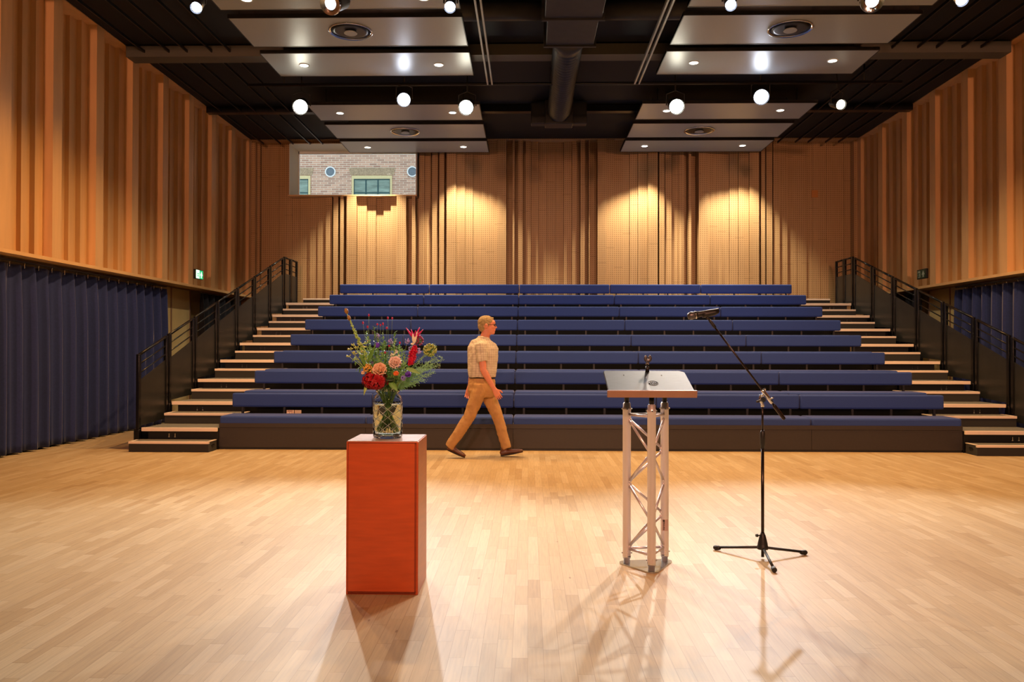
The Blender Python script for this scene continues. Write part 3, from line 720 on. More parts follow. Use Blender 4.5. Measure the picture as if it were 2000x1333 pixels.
bm = NB(); tube(bm, [(0, 0, 0), (-.03, 0, 0), (-.05, 0, 0)], [.075, .075, .055], 20)
o = tag(obj('wall_sounder', bm, MT['ledge'], loc=(XR, 13.58, 2.70)), 'small round beige alarm sounder on the right wall near the curtain', 'alarm'); o.location.x = XR + .13
bm = NB(); box(bm, -.07, .07, -.02, 0, -.08, .08, .004); p = at(1591, 379, YB + .29)
tag(obj('wall_plate', bm, mat('orange_plate', (196, 128, 60), .5), loc=(p.x, YB + .295, p.z)), 'small square orange tan plate high on the back wall at the right', 'wall plate')
# ------------------------------------------------------------ plinth with the vase of flowers
PX0, PX1, PY0, PY1, PH = -.984, -.594, 4.296, 4.650, .830
r = empty('plinth', 'tall red stained wooden plinth standing on the floor under the flowers', 'plinth', ((PX0 + PX1) / 2, PY0, 0)); hw = (PX1 - PX0) / 2; dp = PY1 - PY0
bm = NB(); box(bm, -hw, hw, .004, dp, 0, PH - .004, .003); 
o = obj('body', bm, [MT['redwood'], MT['redwood2']], r)
bm = NB(); box(bm, -hw + .012, hw - .016, -.001, .005, .018, PH - .012); obj('front_panel', bm, MT['redwood'], r)
bm = NB()
for x in (-hw + .010, hw - .018, hw - .012): box(bm, x, x + .0018, -.0016, .005, .016, PH - .010)
for z in (.016, .008, PH - .012): box(bm, -hw + .010, hw - .012, -.0016, .005, z, z + .0018)
obj('seam_line', bm, MT['seam'], r)
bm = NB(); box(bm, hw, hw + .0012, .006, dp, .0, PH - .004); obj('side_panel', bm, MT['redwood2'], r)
bm = NB(); box(bm, -hw + .003, hw - .003, .006, dp - .002, PH - .006, PH, .0015); obj('top', bm, MT['tabletop'], r)

VX, VY = (757 - 1032) / F * 4.46, 4.46
MT['jar'] = glass('clear_jar_glass', (240, 248, 246), .0, 1.2); MT['relief'] = mat('frosted_relief_glass', (226, 236, 230), .15, Transmission_Weight=.55); MT['water'] = glass('water', (236, 244, 242), 0, 1.12)
jar = empty('glass_vase', 'clear glass jar vase with criss cross relief, half full of water, on the plinth', 'vase', (VX, VY, PH))
R_ = .0815; JH = .272
outer = [(.070, .001), (.078, .004), (R_, .014), (R_, .03), (R_, .205), (.079, .222), (.070, .238), (.060, .246), (.058, .252), (.066, .258), (.067, .266), (.064, JH)]
inner = [(.060, JH), (.056, .252), (.058, .244), (.067, .234), (.075, .220), (R_ - .005, .204), (R_ - .005, .016), (.070, .010)]
bm = NB(); lathe(bm, outer + inner, n=48, cap0=True, cap1=True); obj('glass_body', bm, MT['jar'], jar, True)
bm = NB()
for s in (1, -1):
    for k in range(9):
        pts = []
        for i in range(15):
            f = i / 14; a = 2 * PI * (k / 9 + s * f * .42); pts.append(((R_ + .0002) * math.cos(a), (R_ + .0002) * math.sin(a), .03 + .17 * f))
        tube(bm, pts, .0012, 5)
obj('relief_lines', bm, MT['relief'], jar, True)
bm = NB(); lathe(bm, [(.069, .011), (R_ - .0056, .018), (R_ - .0056, .186), (R_ - .006, .187)], n=48); obj('water', bm, MT['water'], jar, True)

# materials of the bouquet
def leafm(n, c, **k): return mat(n, c, .5, var=.18, scale=60, **k)
MT.update(stem=leafm('green_stem', (104, 140, 66)), leaf=leafm('green_leaf', (98, 152, 66)), leafd=leafm('dark_leaf', (38, 66, 34)), leafl=leafm('light_leaf', (158, 190, 96)), bud=leafm('pale_green_bud', (186, 200, 116)),
    brown=leafm('seed_brown', (150, 108, 40)), burnet=leafm('burnet_red', (176, 22, 78)), peach=leafm('peach_petal', (244, 202, 168)), pinkp=leafm('pale_pink_petal', (246, 216, 204)), red=leafm('deep_red_petal', (172, 20, 34)),
    yellow=leafm('yellow_flower', (230, 182, 84)), orange=leafm('orange_flower', (236, 120, 50)), violet=leafm('violet_petal', (112, 66, 204)), lilac=leafm('lilac_petal', (168, 158, 232)), crimson=leafm('crimson_plume', (196, 10, 58)),
    fuchsia=leafm('fuchsia_bract', (200, 34, 110)), magenta=leafm('plum_head', (142, 46, 92)), dill=leafm('lime_umbel', (168, 184, 96)), grass=leafm('green_grass', (136, 186, 104)), whitef=leafm('white_flower', (236, 232, 206)))
rb = random.Random(11)
JC = Vector((VX, VY, PH))
NECK = JC + Vector((0, 0, .26))
def P3(px, py, dy=0.0): return at(px, py, VY + dy)
def curve_pts(a, c, b, n=8):
    a, b, c = Vector(a), Vector(b), Vector(c)
    return [a * (1 - t) ** 2 + c * 2 * t * (1 - t) + b * t * t for t in [i / n for i in range(n + 1)]]
def flower(name, label, cat, px, py, dy=0, group=None, stem_r=.0016, bend=.35, mat_s='stem'):
    """empty standing at the stem foot in the jar; returns (root, tip relative, direction at the tip)"""
    tip = P3(px, py, dy); 
    a = rb.uniform(0, 2 * PI); side = (tip - NECK); side.z = 0
    nx = max(-.05, min(.05, side.x * .45)) ; ny = max(-.05, min(.05, side.y * .5))
    neck = NECK + Vector((nx * .9, ny * .9, rb.uniform(-.01, .01)))
    foot = JC + Vector((-nx * .95 + rb.uniform(-.012, .012), -ny * .9 + rb.uniform(-.02, .02), .022 + rb.uniform(0, .03)))
    rr = math.hypot(foot.x - JC.x, foot.y - JC.y)
    if rr > .06: foot.x = JC.x + (foot.x - JC.x) * .06 / rr; foot.y = JC.y + (foot.y - JC.y) * .06 / rr
    r = empty(name, label, cat, foot, 0, group)
    ctl = neck + (neck - foot).normalized() * (tip - neck).length * bend
    pts = [foot.lerp(neck, i / 3) for i in range(3)] + curve_pts(neck, ctl, tip, 8)
    bm = NB(); tube(bm, [p - foot for p in pts], [stem_r * (1.25 - .5 * i / len(pts)) for i in range(len(pts))], 6); obj('stem', bm, MT[mat_s], r)
    return r, tip - foot, (pts[-1] - pts[-3]).normalized(), [p - foot for p in pts]
def petal(bm, base, d, up_, L, w, cup=.25, n=5):
    """pointed curved leaf or petal with thickness"""
    d = d.normalized(); s = d.cross(up_).normalized(); nrm = s.cross(d).normalized(); rows = []
    for i in range(n + 1):
        t = i / n; ww = w * math.sin(PI * min(.97, max(.06, t ** .8))) * .5; c = base + d * (L * t) + nrm * (cup * L * t * t)
        rows.append((bm.verts.new(c - s * ww + nrm * ww * .3), bm.verts.new(c - nrm * .0006), bm.verts.new(c + s * ww + nrm * ww * .3)))
    for A, B in zip(rows, rows[1:]):
        for k in (0, 1):
            f = bm.faces.new((A[k], A[k + 1], B[k + 1], B[k])); f.smooth = True
def thick(o, t=.0008):
    md = o.modifiers.new('thick', 'SOLIDIFY'); md.thickness = t; return o
def rnd_dir(r_, zmin=-1):
    while True:
        v = Vector((r_.uniform(-1, 1), r_.uniform(-1, 1), r_.uniform(-1, 1)))
        if .1 < v.length <= 1 and v.normalized().z >= zmin: return v.normalized()

# tall stalk with seed heads, far left
r, t, d_, ps = flower('seed_stalk', 'tall pale green stalk topped by two brown seed heads, highest on the left', 'flower', 676, 609, .02, stem_r=.003, bend=.6, mat_s='leafl')
bm = NB()
for (px, py, s_) in ((676.5, 608, .0135), (681.5, 621.5, .012)):
    c = P3(px, py, .02) - r.location; ball(bm, c, s_, 10, 8, (.8, .8, 1.25), Euler((0, -.35, 0)))
    for k in range(40):
        v = rnd_dir(rb); q = c + Vector((v.x * s_ * .8, v.y * s_ * .8, v.z * s_ * 1.2)); tube(bm, [q, q + v * .003], [.0010, .0003], 4)
obj('seed_head', bm, MT['brown'], r)
bm = NB()
pa, pb = P3(684, 628, .02) - r.location, P3(716, 700, .02) - r.location
for k in range(90):
    f = k / 90; c = pa.lerp(pb, f); v = rnd_dir(rb); w_ = .004 + .010 * f
    ball(bm, c + v * w_, .0035 + .002 * f, 6, 4, (1, 1, 1.3))
obj('bud_cluster', bm, MT['leafl'], r)
# burnet buds
BUR = [(720.5, 616, .05, 'topmost, upper left'), (709, 631, .0, 'far left of the bouquet top'), (718, 639, .02, 'low left, second from the far left'), (737, 634, -.02, 'left of the middle cluster'), (743, 635.5, .03, 'in the middle cluster, small'), (748, 633, .0, 'in the middle cluster, largest'), (755.5, 641, -.02, 'right of the middle cluster'),
    (757.5, 621.5, .04, 'upper right, first of the high pair'), (766, 622, .0, 'upper right, second of the high pair'), (718, 666, .03, 'over the left green leaves'), (752, 689, -.05, 'low in the middle above the blush rose'), (760, 676, -.02, 'low in the middle, above the white flowers'), (772, 668.5, .03, 'beside the grey green sprig, right of middle'), (781, 670, .02, 'rightmost of the buds')]
for px, py, dy, wh in BUR:
    r, t, d_, ps = flower('burnet_flower', 'red burnet bud on wiry stem, ' + wh, 'flower', px, py, dy, 'red burnet buds in the bouquet', .0009, .45)
    bm = NB(); s_ = .0062 if 'small' not in wh else .0048; ball(bm, t, s_, 10, 8, (.85, .85, 1.35 if rb.random() > .4 else 1.0), Vector((0, 0, 1)).rotation_difference(d_).to_euler())
    for k in range(30):
        v = rnd_dir(rb); ball(bm, t + Vector((v.x * s_ * .8, v.y * s_ * .8, v.z * s_ * 1.1)), .0012, 5, 4)
    obj('bud', bm, MT['burnet'], r)
def rose(px, py, dy, rad, mt, label, name='rose'):
    r, t, d_, ps = flower(name, label, 'flower', px, py, dy, 'roses in the bouquet', .0026); c = t; face = Vector((-.1, -1, .45)).normalized()
    bm = NB()
    sx, sy = frame_of(face)
    for ring, (n, rr_, tilt) in enumerate(((3, .12, .10), (4, .28, .22), (5, .48, .42), (6, .70, .70), (7, .90, 1.05))):
        for k in range(n):
            a = 2 * PI * k / n + ring * .7; out = (sx * math.cos(a) + sy * math.sin(a)); R0 = rad * rr_
            d0 = (face * math.cos(tilt) + out * math.sin(tilt)).normalized(); base = c + out * R0 * .45 - face * rad * (.2 + .12 * ring)
            petal(bm, base, d0, out, rad * (1.0 - .04 * ring), rad * (1.15 + .14 * ring), -.22)
    o = obj('petals', bm, mt, r); thick(o, .0007)
    bm = NB(); ball(bm, c - face * rad * .55, rad * .42, 12, 8); obj('heart', bm, mt, r)
    return r
rose(739.5, 720, -.10, .036, MT['peach'], 'open peach orange rose at the lower left, over the red hydrangea')
rose(770, 706, -.09, .032, MT['pinkp'], 'pale pink blush rose in the middle of the bouquet')
# hydrangea
r, t, d_, ps = flower('hydrangea', 'large deep red hydrangea head hanging over the vase rim', 'flower', 733, 744, -.075, None, .0035)
bm = NB(); c = t
for k in range(95):
    v = rnd_dir(rb); 
    if v.y > .55: v.y = -v.y
    p = c + Vector((v.x * .070, v.y * .045, v.z * .045)) + Vector((.000, 0, 0)); s, u_ = frame_of(v)
    a0 = rb.uniform(0, PI)
    for q in range(4):
        a = a0 + q * PI / 2; dd = (s * math.cos(a) + u_ * math.sin(a) + v * .2).normalized(); petal(bm, p, dd, v, .0135, .0135, .12, 3)
obj('florets', bm, MT['red'], r); bm = NB(); ball(bm, c, 1, 16, 10, (.064, .040, .040)); obj('heart', bm, mat('dark_red_heart', (96, 8, 20), .7), r)
# filler blooms
def cluster(name, label, px, py, dy, n, spread, rad, mt, part='blossoms', group=None, cat='flower', core=None, sr=.0014):
    r, t, d_, ps = flower(name, label, cat, px, py, dy, group, sr); bm = NB(); st = NB()
    for k in range(n):
        v = rnd_dir(rb); q = t + Vector((v.x * spread[0], v.y * spread[1], v.z * spread[2])); ball(bm, q, rad * rb.uniform(.7, 1.2), 7, 5, (1, 1, rb.uniform(.8, 1.2)))
        tube(st, [t - d_ * max(spread) * .8, q], .0005, 4)
    obj(part, bm, MT[mt], r); obj('stalklets', st, MT['stem'], r); return r
cluster('yarrow', 'small yellow ochre flower cluster left of the peach rose', 718, 720, -.08, 60, (.024, .016, .022), .0048, 'yellow')
cluster('spray_bud', 'tiny apricot bud at the left edge beside the yellow cluster', 709, 728.5, -.08, 10, (.007, .007, .007), .0048, 'peach')
cluster('marigold', 'small round orange flower between the hydrangea and the purple flowers', 773.5, 730, -.10, 60, (.013, .008, .010), .0042, 'orange')
cluster('allium', 'plum coloured round flower head at the upper right', 818.5, 666, .02, 80, (.024, .022, .024), .0052, 'magenta')
cluster('umbel', 'lime green umbel flower head at the right edge', 840, 684, .03, 150, (.036, .028, .034), .0046, 'dill', sr=.0024)
for px, py, wh in ((737, 657, 'left of the middle'), (763, 668, 'in the middle'), (795, 666.5, 'upper right'), (803, 682, 'right, below the plum head'), (818, 686, 'right edge beside the lime umbel')):
    cluster('statice', 'pale lilac blue sprig of small flowers, ' + wh, px, py, rb.uniform(-.03, .03), 26, (.012, .01, .014), .0042, 'lilac', group='lilac statice sprigs')
for px, py, wh in ((766, 694, 'left'), (773, 687, 'top'), (780, 697, 'right')):
    cluster('wax_flower', 'tiny cream white wax flowers above the blush rose, %s sprig' % wh, px, py, -.05, 7, (.010, .008, .009), .0044, 'whitef', group='white wax flower sprigs')
def bell(px, py, dy, L, w, mt, label, name='bellflower', n=6, dirv=(0, -.6, .8)):
    r, t, d_, ps = flower(name, label, 'flower', px, py, dy, 'purple bellflowers and lisianthus', .0016); dv = Vector(dirv).normalized(); s, u_ = frame_of(dv); bm = NB()
    for ring in (0, 1):
        for k in range(n):
            a = 2 * PI * k / n + ring * .5; out = s * math.cos(a) + u_ * math.sin(a)
            petal(bm, t - dv * L * .4 + out * w * .12, (dv + out * (.25 + .3 * ring)).normalized(), out, L, w, -.15 if ring == 0 else -.35)
    thick(obj('petals', bm, MT[mt], r)); bm = NB(); ball(bm, t - dv * L * .3, w * .28, 8, 6); obj('calyx', bm, MT['leaf'], r)
bell(737, 676, -.04, .030, .018, 'violet', 'violet bellflower standing upright at the upper left', dirv=(.1, -.3, 1))
bell(729, 710, -.03, .022, .014, 'violet', 'dark violet bud flower just left of the peach rose', dirv=(-.3, -.5, .8))
bell(797, 731, -.08, .036, .028, 'violet', 'large violet flower at the lower right', dirv=(.3, -.7, -.3))
bell(788, 739, -.11, .030, .024, 'lilac', 'lilac flower beside the large violet one, lowest on the right', dirv=(-.2, -.9, .1))
bell(780, 716, -.07, .016, .014, 'lilac', 'small lilac floret right of the blush rose', dirv=(0, -.8, .5))
# crimson plume
r, t, d_, ps = flower('celosia', 'crimson feathery plume at the right of the bouquet', 'flower', 801, 713, -.06, None, .0028); bm = NB()
a_, b_ = P3(801, 714, -.06) - r.location, P3(811, 677, -.05) - r.location; ax = (b_ - a_)
for k in range(330):
    f = rb.random(); c = a_ + ax * f; w_ = .021 * math.sin(PI * (.12 + .80 * f)) ** .7; v = rnd_dir(rb); v = (v + ax.normalized() * .8).normalized()
    petal(bm, c + v * w_ * .35, v, Vector((0, -1, .1)), w_ * .95, .005, .1, 3)
thick(obj('plume', bm, MT['crimson'], r)); bm = NB(); tube(bm, [a_ + ax * f for f in (0, .2, .6, .9, 1)], [.004, .013, .013, .008, .002], 8); obj('plume_core', bm, MT['crimson'], r)
# bird of paradise style bract
r, t, d_, ps = flower('heliconia', 'spiky fuchsia pink flower with pointed bracts at the top right', 'flower', 809, 662, 0, None, .0028); bm = NB()
for (qx, qy) in ((793, 641), (798, 650), (803, 644), (812, 646), (820, 640), (827, 644), (822, 655)):
    tip = P3(qx, qy, rb.uniform(-.03, .03)) - r.location; dv = tip - t; petal(bm, t, dv, Vector((.1, -1, .2)), dv.length, .010, .08, 6)
thick(obj('bracts', bm, MT['fuchsia'], r), .0025)
bm = NB()
for (qx, qy, w_) in ((806, 652, .016), (815, 648, .012), (802, 672, .012)):
    tip = P3(qx, qy, -.01) - r.location; dv = tip - t - Vector((0, 0, -.03)); petal(bm, t + Vector((0, 0, -.03)), dv, Vector((.1, -1, .2)), dv.length, w_, .05, 6)
thick(obj('pale_bracts', bm, MT['whitef'], r), .002)
# pale buds and leaves on the left
k = 0
for (px, py) in ((684, 683), (690, 676), (697, 681), (703, 674), (710, 679), (682, 697), (692, 692), (701, 690), (710, 688), (715, 672), (706, 698), (695, 703)):
    k += 1
    r, t, d_, ps = flower('tuberose_stem', 'pale green waxy buds and narrow leaves at the left edge of the bouquet', 'foliage', px, py, rb.uniform(-.06, .06), 'pale green bud stems on the left', .0013, .3, 'leafl'); bm = NB()
    for q in range(6):
        v = rnd_dir(rb, -.2); v.x -= .3; v.normalize(); c = t + v * .010; e = Vector((0, 0, 1)).rotation_difference(v).to_euler(); ball(bm, c, .0048, 7, 5, (.8, .8, 1.7), e)
    obj('buds', bm, MT['bud'], r); bm = NB()
    for q in range(5):
        b0 = ps[rb.randint(5, len(ps) - 2)]; v = Vector((rb.uniform(-1, .6), rb.uniform(-.7, .7), rb.uniform(-.4, .8))); petal(bm, b0, v, Vector((0, .2, 1)), rb.uniform(.03, .055), .010, -.15)
    thick(obj('leaves', bm, MT['leaf'], r))
# green sprigs filling the middle and top
for (px, py, h) in ((716, 650, 1), (731, 640, 1), (738, 660, 1), (748, 652, 1), (752, 668, 1), (770, 650, 1), (772, 664, 1), (722, 668, 1), (757, 690, 1), (786, 684, 1), (791, 694, 1), (745, 690, 1), (733, 688, 1), (762, 704, 1), (728, 696, 1), (785, 712, 1), (742, 704, 1), (752, 716, 1), (760, 720, 1), (775, 700, 1), (794, 704, 1), (726, 684, 1), (747, 676, 1), (765, 680, 1), (780, 676, 1), (735, 670, 1), (798, 716, 1), (770, 726, 1)):
    r, t, d_, ps = flower('green_sprig', 'thin green sprig with tiny leaves filling the bouquet', 'foliage', px, py, rb.uniform(-.07, .07), 'thin green sprigs', .0010, .4); bm = NB()
    for q in range(95):
        f = rb.uniform(4, len(ps) - 1.01); i = int(f); b0 = ps[i].lerp(ps[i + 1], f - i); v = rnd_dir(rb); v.z = abs(v.z) * .8; petal(bm, b0, v, Vector((.1, .1, 1)), rb.uniform(.010, .022), .0060, .1, 3)
    thick(obj('leaflets', bm, MT['grass'] if rb.random() > .4 else MT['leaf'], r))
# fan of fine grass on the right
for i, (px, py) in enumerate(((864, 702), (858, 696), (860, 712), (850, 716), (846, 727), (838, 734), (828, 742), (849, 701), (842, 712), (832, 722), (808, 752), (815, 748), (850, 674))):
    r, t, d_, ps = flower('panic_grass', 'airy green grass plume fanning out at the right of the bouquet', 'foliage', px, py, rb.uniform(-.05, .05), 'airy grass plumes on the right', .0008, .25, 'grass'); bm = NB()
    for q in range(120):
        f = rb.uniform(5.5, len(ps) - 1.01); k_ = int(f); b0 = ps[k_].lerp(ps[k_ + 1], f - k_); v = (rnd_dir(rb) + (ps[-1] - ps[-3]).normalized() * 1.0).normalized(); L_ = rb.uniform(.008, .022)
        tube(bm, [b0, b0 + v * L_], .00035, 3); ball(bm, b0 + v * L_, .0019, 5, 4)
    obj('seed_plume', bm, MT['grass'], r)
# broad leaves around the rim
for (px, py, ex, ey, w_, mt, wh) in ((752, 752, 742, 758, .030, 'leafd', 'dark one in the middle over the rim'), (764, 750, 776, 763, .034, 'leaf', 'bright green one over the rim'), (716, 752, 710.5, 770, .018, 'leafl', 'light one pointing down at the lower left'), (722, 700, 731, 676, .022, 'leaf', 'upright at the left'), (800, 722, 818, 728, .026, 'grass', 'pale one at the right'), (768, 742, 755, 742, .022, 'leafd', 'dark one above the rim'), (712, 712, 701, 690, .016, 'leaf', 'narrow one at the left')):
    tip = P3(ex, ey, -.09)
    r, t, d_, ps = flower('broad_leaf', 'broad bouquet leaf, ' + wh, 'foliage', px, py, -.07, 'broad leaves of the bouquet', .0012)
    bm = NB(); dv = tip - r.location - t
    petal(bm, t - dv * .4, dv, Vector((0, -.8, .5)), dv.length * 1.5, w_, -.1, 8); thick(obj('blade', bm, MT[mt], r))
# ------------------------------------------------------------ truss lectern
LT = empty('lectern', 'lectern with a black sloping top on a triangular aluminium truss column', 'lectern', (.735, 4.92, 0)); o_ = LT.location
TB = [Vector((.612, 4.966, 0)) - o_, Vector((.739, 4.794, 0)) - o_, Vector((.853, 5.009, 0)) - o_]
cen = (TB[0] + TB[1] + TB[2]) / 3
ZT = 1.0
# base plate with rounded corners
bm = NB(); pts = []
order = [TB[0], TB[1], TB[2]]
for i in range(3):
    c = order[i]; out = (c - cen).normalized(); base_a = math.atan2(out.y, out.x)
    for k in range(-5, 6):
        a = base_a + k * (PI / 3) / 5; pts.append((c.x + .045 * math.cos(a), c.y + .045 * math.sin(a)))
A = [bm.verts.new((x, y, 0.0)) for x, y in pts]; B = [bm.verts.new((x, y, .008)) for x, y in pts]
bm.faces.new(A[::-1]); bm.faces.new(B)
for i in range(len(pts)): bm.faces.new((A[i], A[(i + 1) % len(pts)], B[(i + 1) % len(pts)], B[i]))
obj('base_plate', bm, MT['alu2'], LT)
for t_ in TB:
    bm = NB(); lathe(bm, [(.020, .008), (.020, .035), (.0245, .036), (.0255, .05), (.0255, ZT - .05), (.0265, ZT - .049), (.0265, ZT - .03), (.024, ZT - .028), (.024, ZT - .006), (.019, ZT - .004), (.019, ZT)], (t_.x, t_.y, 0), 24)
    tu = obj('truss_tube', bm, MT['alu'], LT)
    bm = NB(); lathe(bm, [(.0262, .045), (.0262, .052)], (t_.x, t_.y, 0), 24, False, False)
    for z in (.068, ZT - .038):
        for s in (1, -1): tube(bm, [(t_.x + s * .020, t_.y - .004, z), (t_.x + s * .033, t_.y - .006, z)], .004, 8)
    tube(bm, [(t_.x, t_.y - .02, .075), (t_.x, t_.y - .030, .075)], .004, 8); tube(bm, [(t_.x, t_.y - .02, ZT - .04), (t_.x, t_.y - .030, ZT - .04)], .004, 8)
    obj('locking_pin', bm, MT['chrome'], tu)
    bm = NB(); tube(bm, [(t_.x, t_.y, ZT), (t_.x, t_.y, 1.07 + (t_.y + .05) * .36)], .0155, 16); obj('support_rod', bm, MT['matt'], LT)
def brace(a, b, za, zb):
    bm = NB(); pa, pb = Vector((a.x, a.y, za)), Vector((b.x, b.y, zb)); d = (pb - pa).normalized(); hd = Vector((d.x, d.y, 0)).normalized()
    tube(bm, [pa + hd * .018, pb - hd * .018], .008, 10); ball(bm, pa + hd * .024, .0095, 8, 6); ball(bm, pb - hd * .024, .0095, 8, 6)
    obj('brace', bm, MT['alu'], LT)
for (i, j, sh) in ((0, 1, 0), (1, 2, 1), (2, 0, 1)):
    a, b_ = TB[i], TB[j]
    brace(a, b_, .095, .095); brace(a, b_, ZT - .075, ZT - .075)
    zs = [ZT - .10, ZT - .335, ZT - .57, ZT - .80] if True else []
    n = 4; z0 = ZT - .10; h = (ZT - .20) / n
    for k in range(n):
        za, zb = z0 - k * h - .008, z0 - (k + 1) * h + .012
        if (k + sh) % 2 == 0: brace(a, b_, za, zb)
        else: brace(b_, a, za, zb)
# printed tube label
bm = NB(); tube(bm, [(TB[2].x, TB[2].y, .20), (TB[2].x, TB[2].y, .27)], .0258, 24, cap=False)
for v in list(bm.verts):
    pass
rem = [f for f in bm.faces if f.calc_center_median().y > TB[2].y - .018]
bmesh.ops.delete(bm, geom=rem, context='FACES'); obj('tube_label', bm, mat('pale_label', (176, 150, 146), .4), LT)
bm = NB(); rr = random.Random(3)
for k in range(14):
    z = .205 + k * .0042; x = TB[2].x - .012 + (k % 2) * .001
    box(bm, x, x + .004 + rr.random() * .006, TB[2].y - .0268, TB[2].y - .0252, z, z + .002)
tube(bm, [(TB[2].x - .009, TB[2].y - .0255, .263), (TB[2].x - .009, TB[2].y - .0275, .263)], .006, 12)
obj('tube_label_print', bm, MT['matt'], LT)
# sloping top: hinge frame
tilt = math.atan2(.122, .36)
DK = link(bpy.data.objects.new('desk_frame', None), LT)
DK.location = (.7315 - o_.x, 4.715 - o_.y, 1.062); DK.rotation_euler = (tilt, 0, 0)
bm = NB(); hw = .255; dep = .385
P_ = [(-hw, 0), (hw, 0), (hw, dep - .03), (hw - .03, dep), (-hw + .012, dep), (-hw, dep - .012)]
A = [bm.verts.new((x, y, -.009)) for x, y in P_]; B = [bm.verts.new((x, y, .009)) for x, y in P_]
bm.faces.new(A[::-1]); bm.faces.new(B)
for i in range(6): bm.faces.new((A[i], A[(i + 1) % 6], B[(i + 1) % 6], B[i]))
bmesh.ops.bevel(bm, geom=bm.edges[:], offset=.003, segments=2, affect='EDGES')
dk = obj('desk_top', bm, MT['desk'], LT); dk.matrix_world = Matrix()
MD = Matrix.Translation(DK.location) @ Euler((tilt, 0, 0)).to_matrix().to_4x4()
bpy.data.objects.remove(DK)
def on_desk(o): o.matrix_local = MD; return o
on_desk(dk)
bm = NB(); box(bm, -hw - .012, hw + .006, -.016, 0, -.014, .030, .004)
on_desk(obj('front_lip', bm, MT['desklip'], LT))
bm = NB()
for xx in (-.135, .10): lathe(bm, [(.0045, .009), (.004, .0105)], (xx, .30, 0), 12)
on_desk(obj('screw', bm, MT['chrome'], LT))
bm = NB(); v = [(-.022, .035), (-.002, .035), (.004, .33), (-.010, .33)]
A = [bm.verts.new((x, y, .0095)) for x, y in v]; B = [bm.verts.new((x, y, .0088)) for x, y in v]; bm.faces.new(A); bm.faces.new(B[::-1])
for i in range(4): bm.faces.new((A[i], B[i], B[(i + 1) % 4], A[(i + 1) % 4]))
on_desk(obj('cable_strip', bm, MT['matt'], LT))
# oval printed emblem: ring and a tangle of strokes
bm = NB(); n = 40; ec = (.028, .165)
def ell(a, b_, z): return [(ec[0] + a * math.cos(2 * PI * k / n), ec[1] + b_ * math.sin(2 * PI * k / n), z) for k in range(n + 1)]
tube(bm, ell(.032, .036, .0095), .0012, 4, cap=False)
for q in range(9):
    x = ec[0] - .024 + q * .006; hh = .024 * math.sqrt(max(.05, 1 - ((x - ec[0]) / .032) ** 2))
    tube(bm, [(x, ec[1] - hh, .0095), (x + .004 * (-1) ** q, ec[1], .0098), (x, ec[1] + hh, .0095)], .0013, 4)
tube(bm, [(ec[0] - .028, ec[1] - .005, .0097), (ec[0], ec[1] + .012, .0097), (ec[0] + .028, ec[1] - .002, .0097)], .0013, 4)
on_desk(obj('oval_emblem', bm, MT['matt'], LT))
# microphone clip standing on the desk
MC = empty('microphone_clip', 'empty black microphone clip fixed at the back of the lectern top', 'microphone clip', (.752, 5.055, 1.192))
bm = NB(); tube(bm, [(0, 0, -.005), (0, 0, .03)], [.0125, .011], 14); tube(bm, [(0, 0, .03), (.001, 0, .045)], [.006, .006], 10); obj('socket', bm, MT['matt'], MC)
bm = NB(); tube(bm, [(0, 0, .042), (.002, 0, .058)], [.010, .008], 12); box(bm, -.008, .010, -.009, .009, .05, .062, .003); obj('hinge', bm, MT['chrome'], MC)
bm = NB(); pts = [(.003 + .0145 * math.cos(a), -.004, .079 + .0145 * math.sin(a)) for a in [math.radians(d) for d in range(-250, 71, 20)]]
tube(bm, pts, [(.004, .011)] * len(pts), 8, ref=(0, 1, 0)); obj('clip_ring', bm, MT['micgrey'], MC)

# ------------------------------------------------------------ microphone stand
MS = empty('microphone_stand', 'black tripod boom microphone stand on the floor to the right of the lectern', 'microphone stand', (1.490, 5.104, 0)); o_ = MS.location
feet = [Vector((1.241, 5.317, .012)) - o_, Vector((1.793, 5.206, .012)) - o_, Vector((1.437 + .03, 4.788, .012)) - o_]
bm = NB(); lathe(bm, [(.034, .062), (.036, .068), (.036, .078), (.032, .085), (.030, .10), (.022, .135), (.016, .155), (.013, .158), (.013, .165)], (0, 0, 0), 24); hub = obj('hub', bm, MT['matt'], MS)
bm = NB(); tube(bm, [(-.015, -.004, .15), (-.036, -.01, .15)], [.004, .004], 8); tube(bm, [(-.034, -.01, .15), (-.046, -.013, .15)], [.010, .009], 12); obj('hub_knob', bm, MT['matt'], hub)
for f in feet:
    d = Vector((f.x, f.y, 0)).normalized()
    bm = NB(); tube(bm, [d * .022 + Vector((0, 0, .070)), d * (f.xy.length - .01) + Vector((0, 0, .020))], .0085, 12); lg = obj('leg', bm, MT['matt'], MS)
    bm = NB(); e = d * f.xy.length; tube(bm, [e - d * .035 + Vector((0, 0, .020)), e - d * .028 + Vector((0, 0, .019)), e + d * .002 + Vector((0, 0, .0165)), e + d * .012 + Vector((0, 0, .016))], [.011, .0145, .016, .010], 14); obj('rubber_foot', bm, MT['matt'], lg)
bm = NB(); tube(bm, [(0, 0, .012), (0, 0, .73)], .0098, 14); obj('lower_tube', bm, MT['brownblack'], MS)
bm = NB(); tube(bm, [(0, 0, .70), (0, 0, .722), (0, 0, .724), (0, 0, .80), (0, 0, .805), (0, 0, .815)], [.013, .0135, .0165, .0155, .0135, .011], 16); obj('height_clutch', bm, MT['matt'], MS)
bm = NB(); tube(bm, [(0, 0, .80), (0, 0, 1.0)], .0068, 12); obj('upper_tube', bm, MT['brownblack'], MS)
JT = Vector((1.508, 5.104, 1.028)) - o_
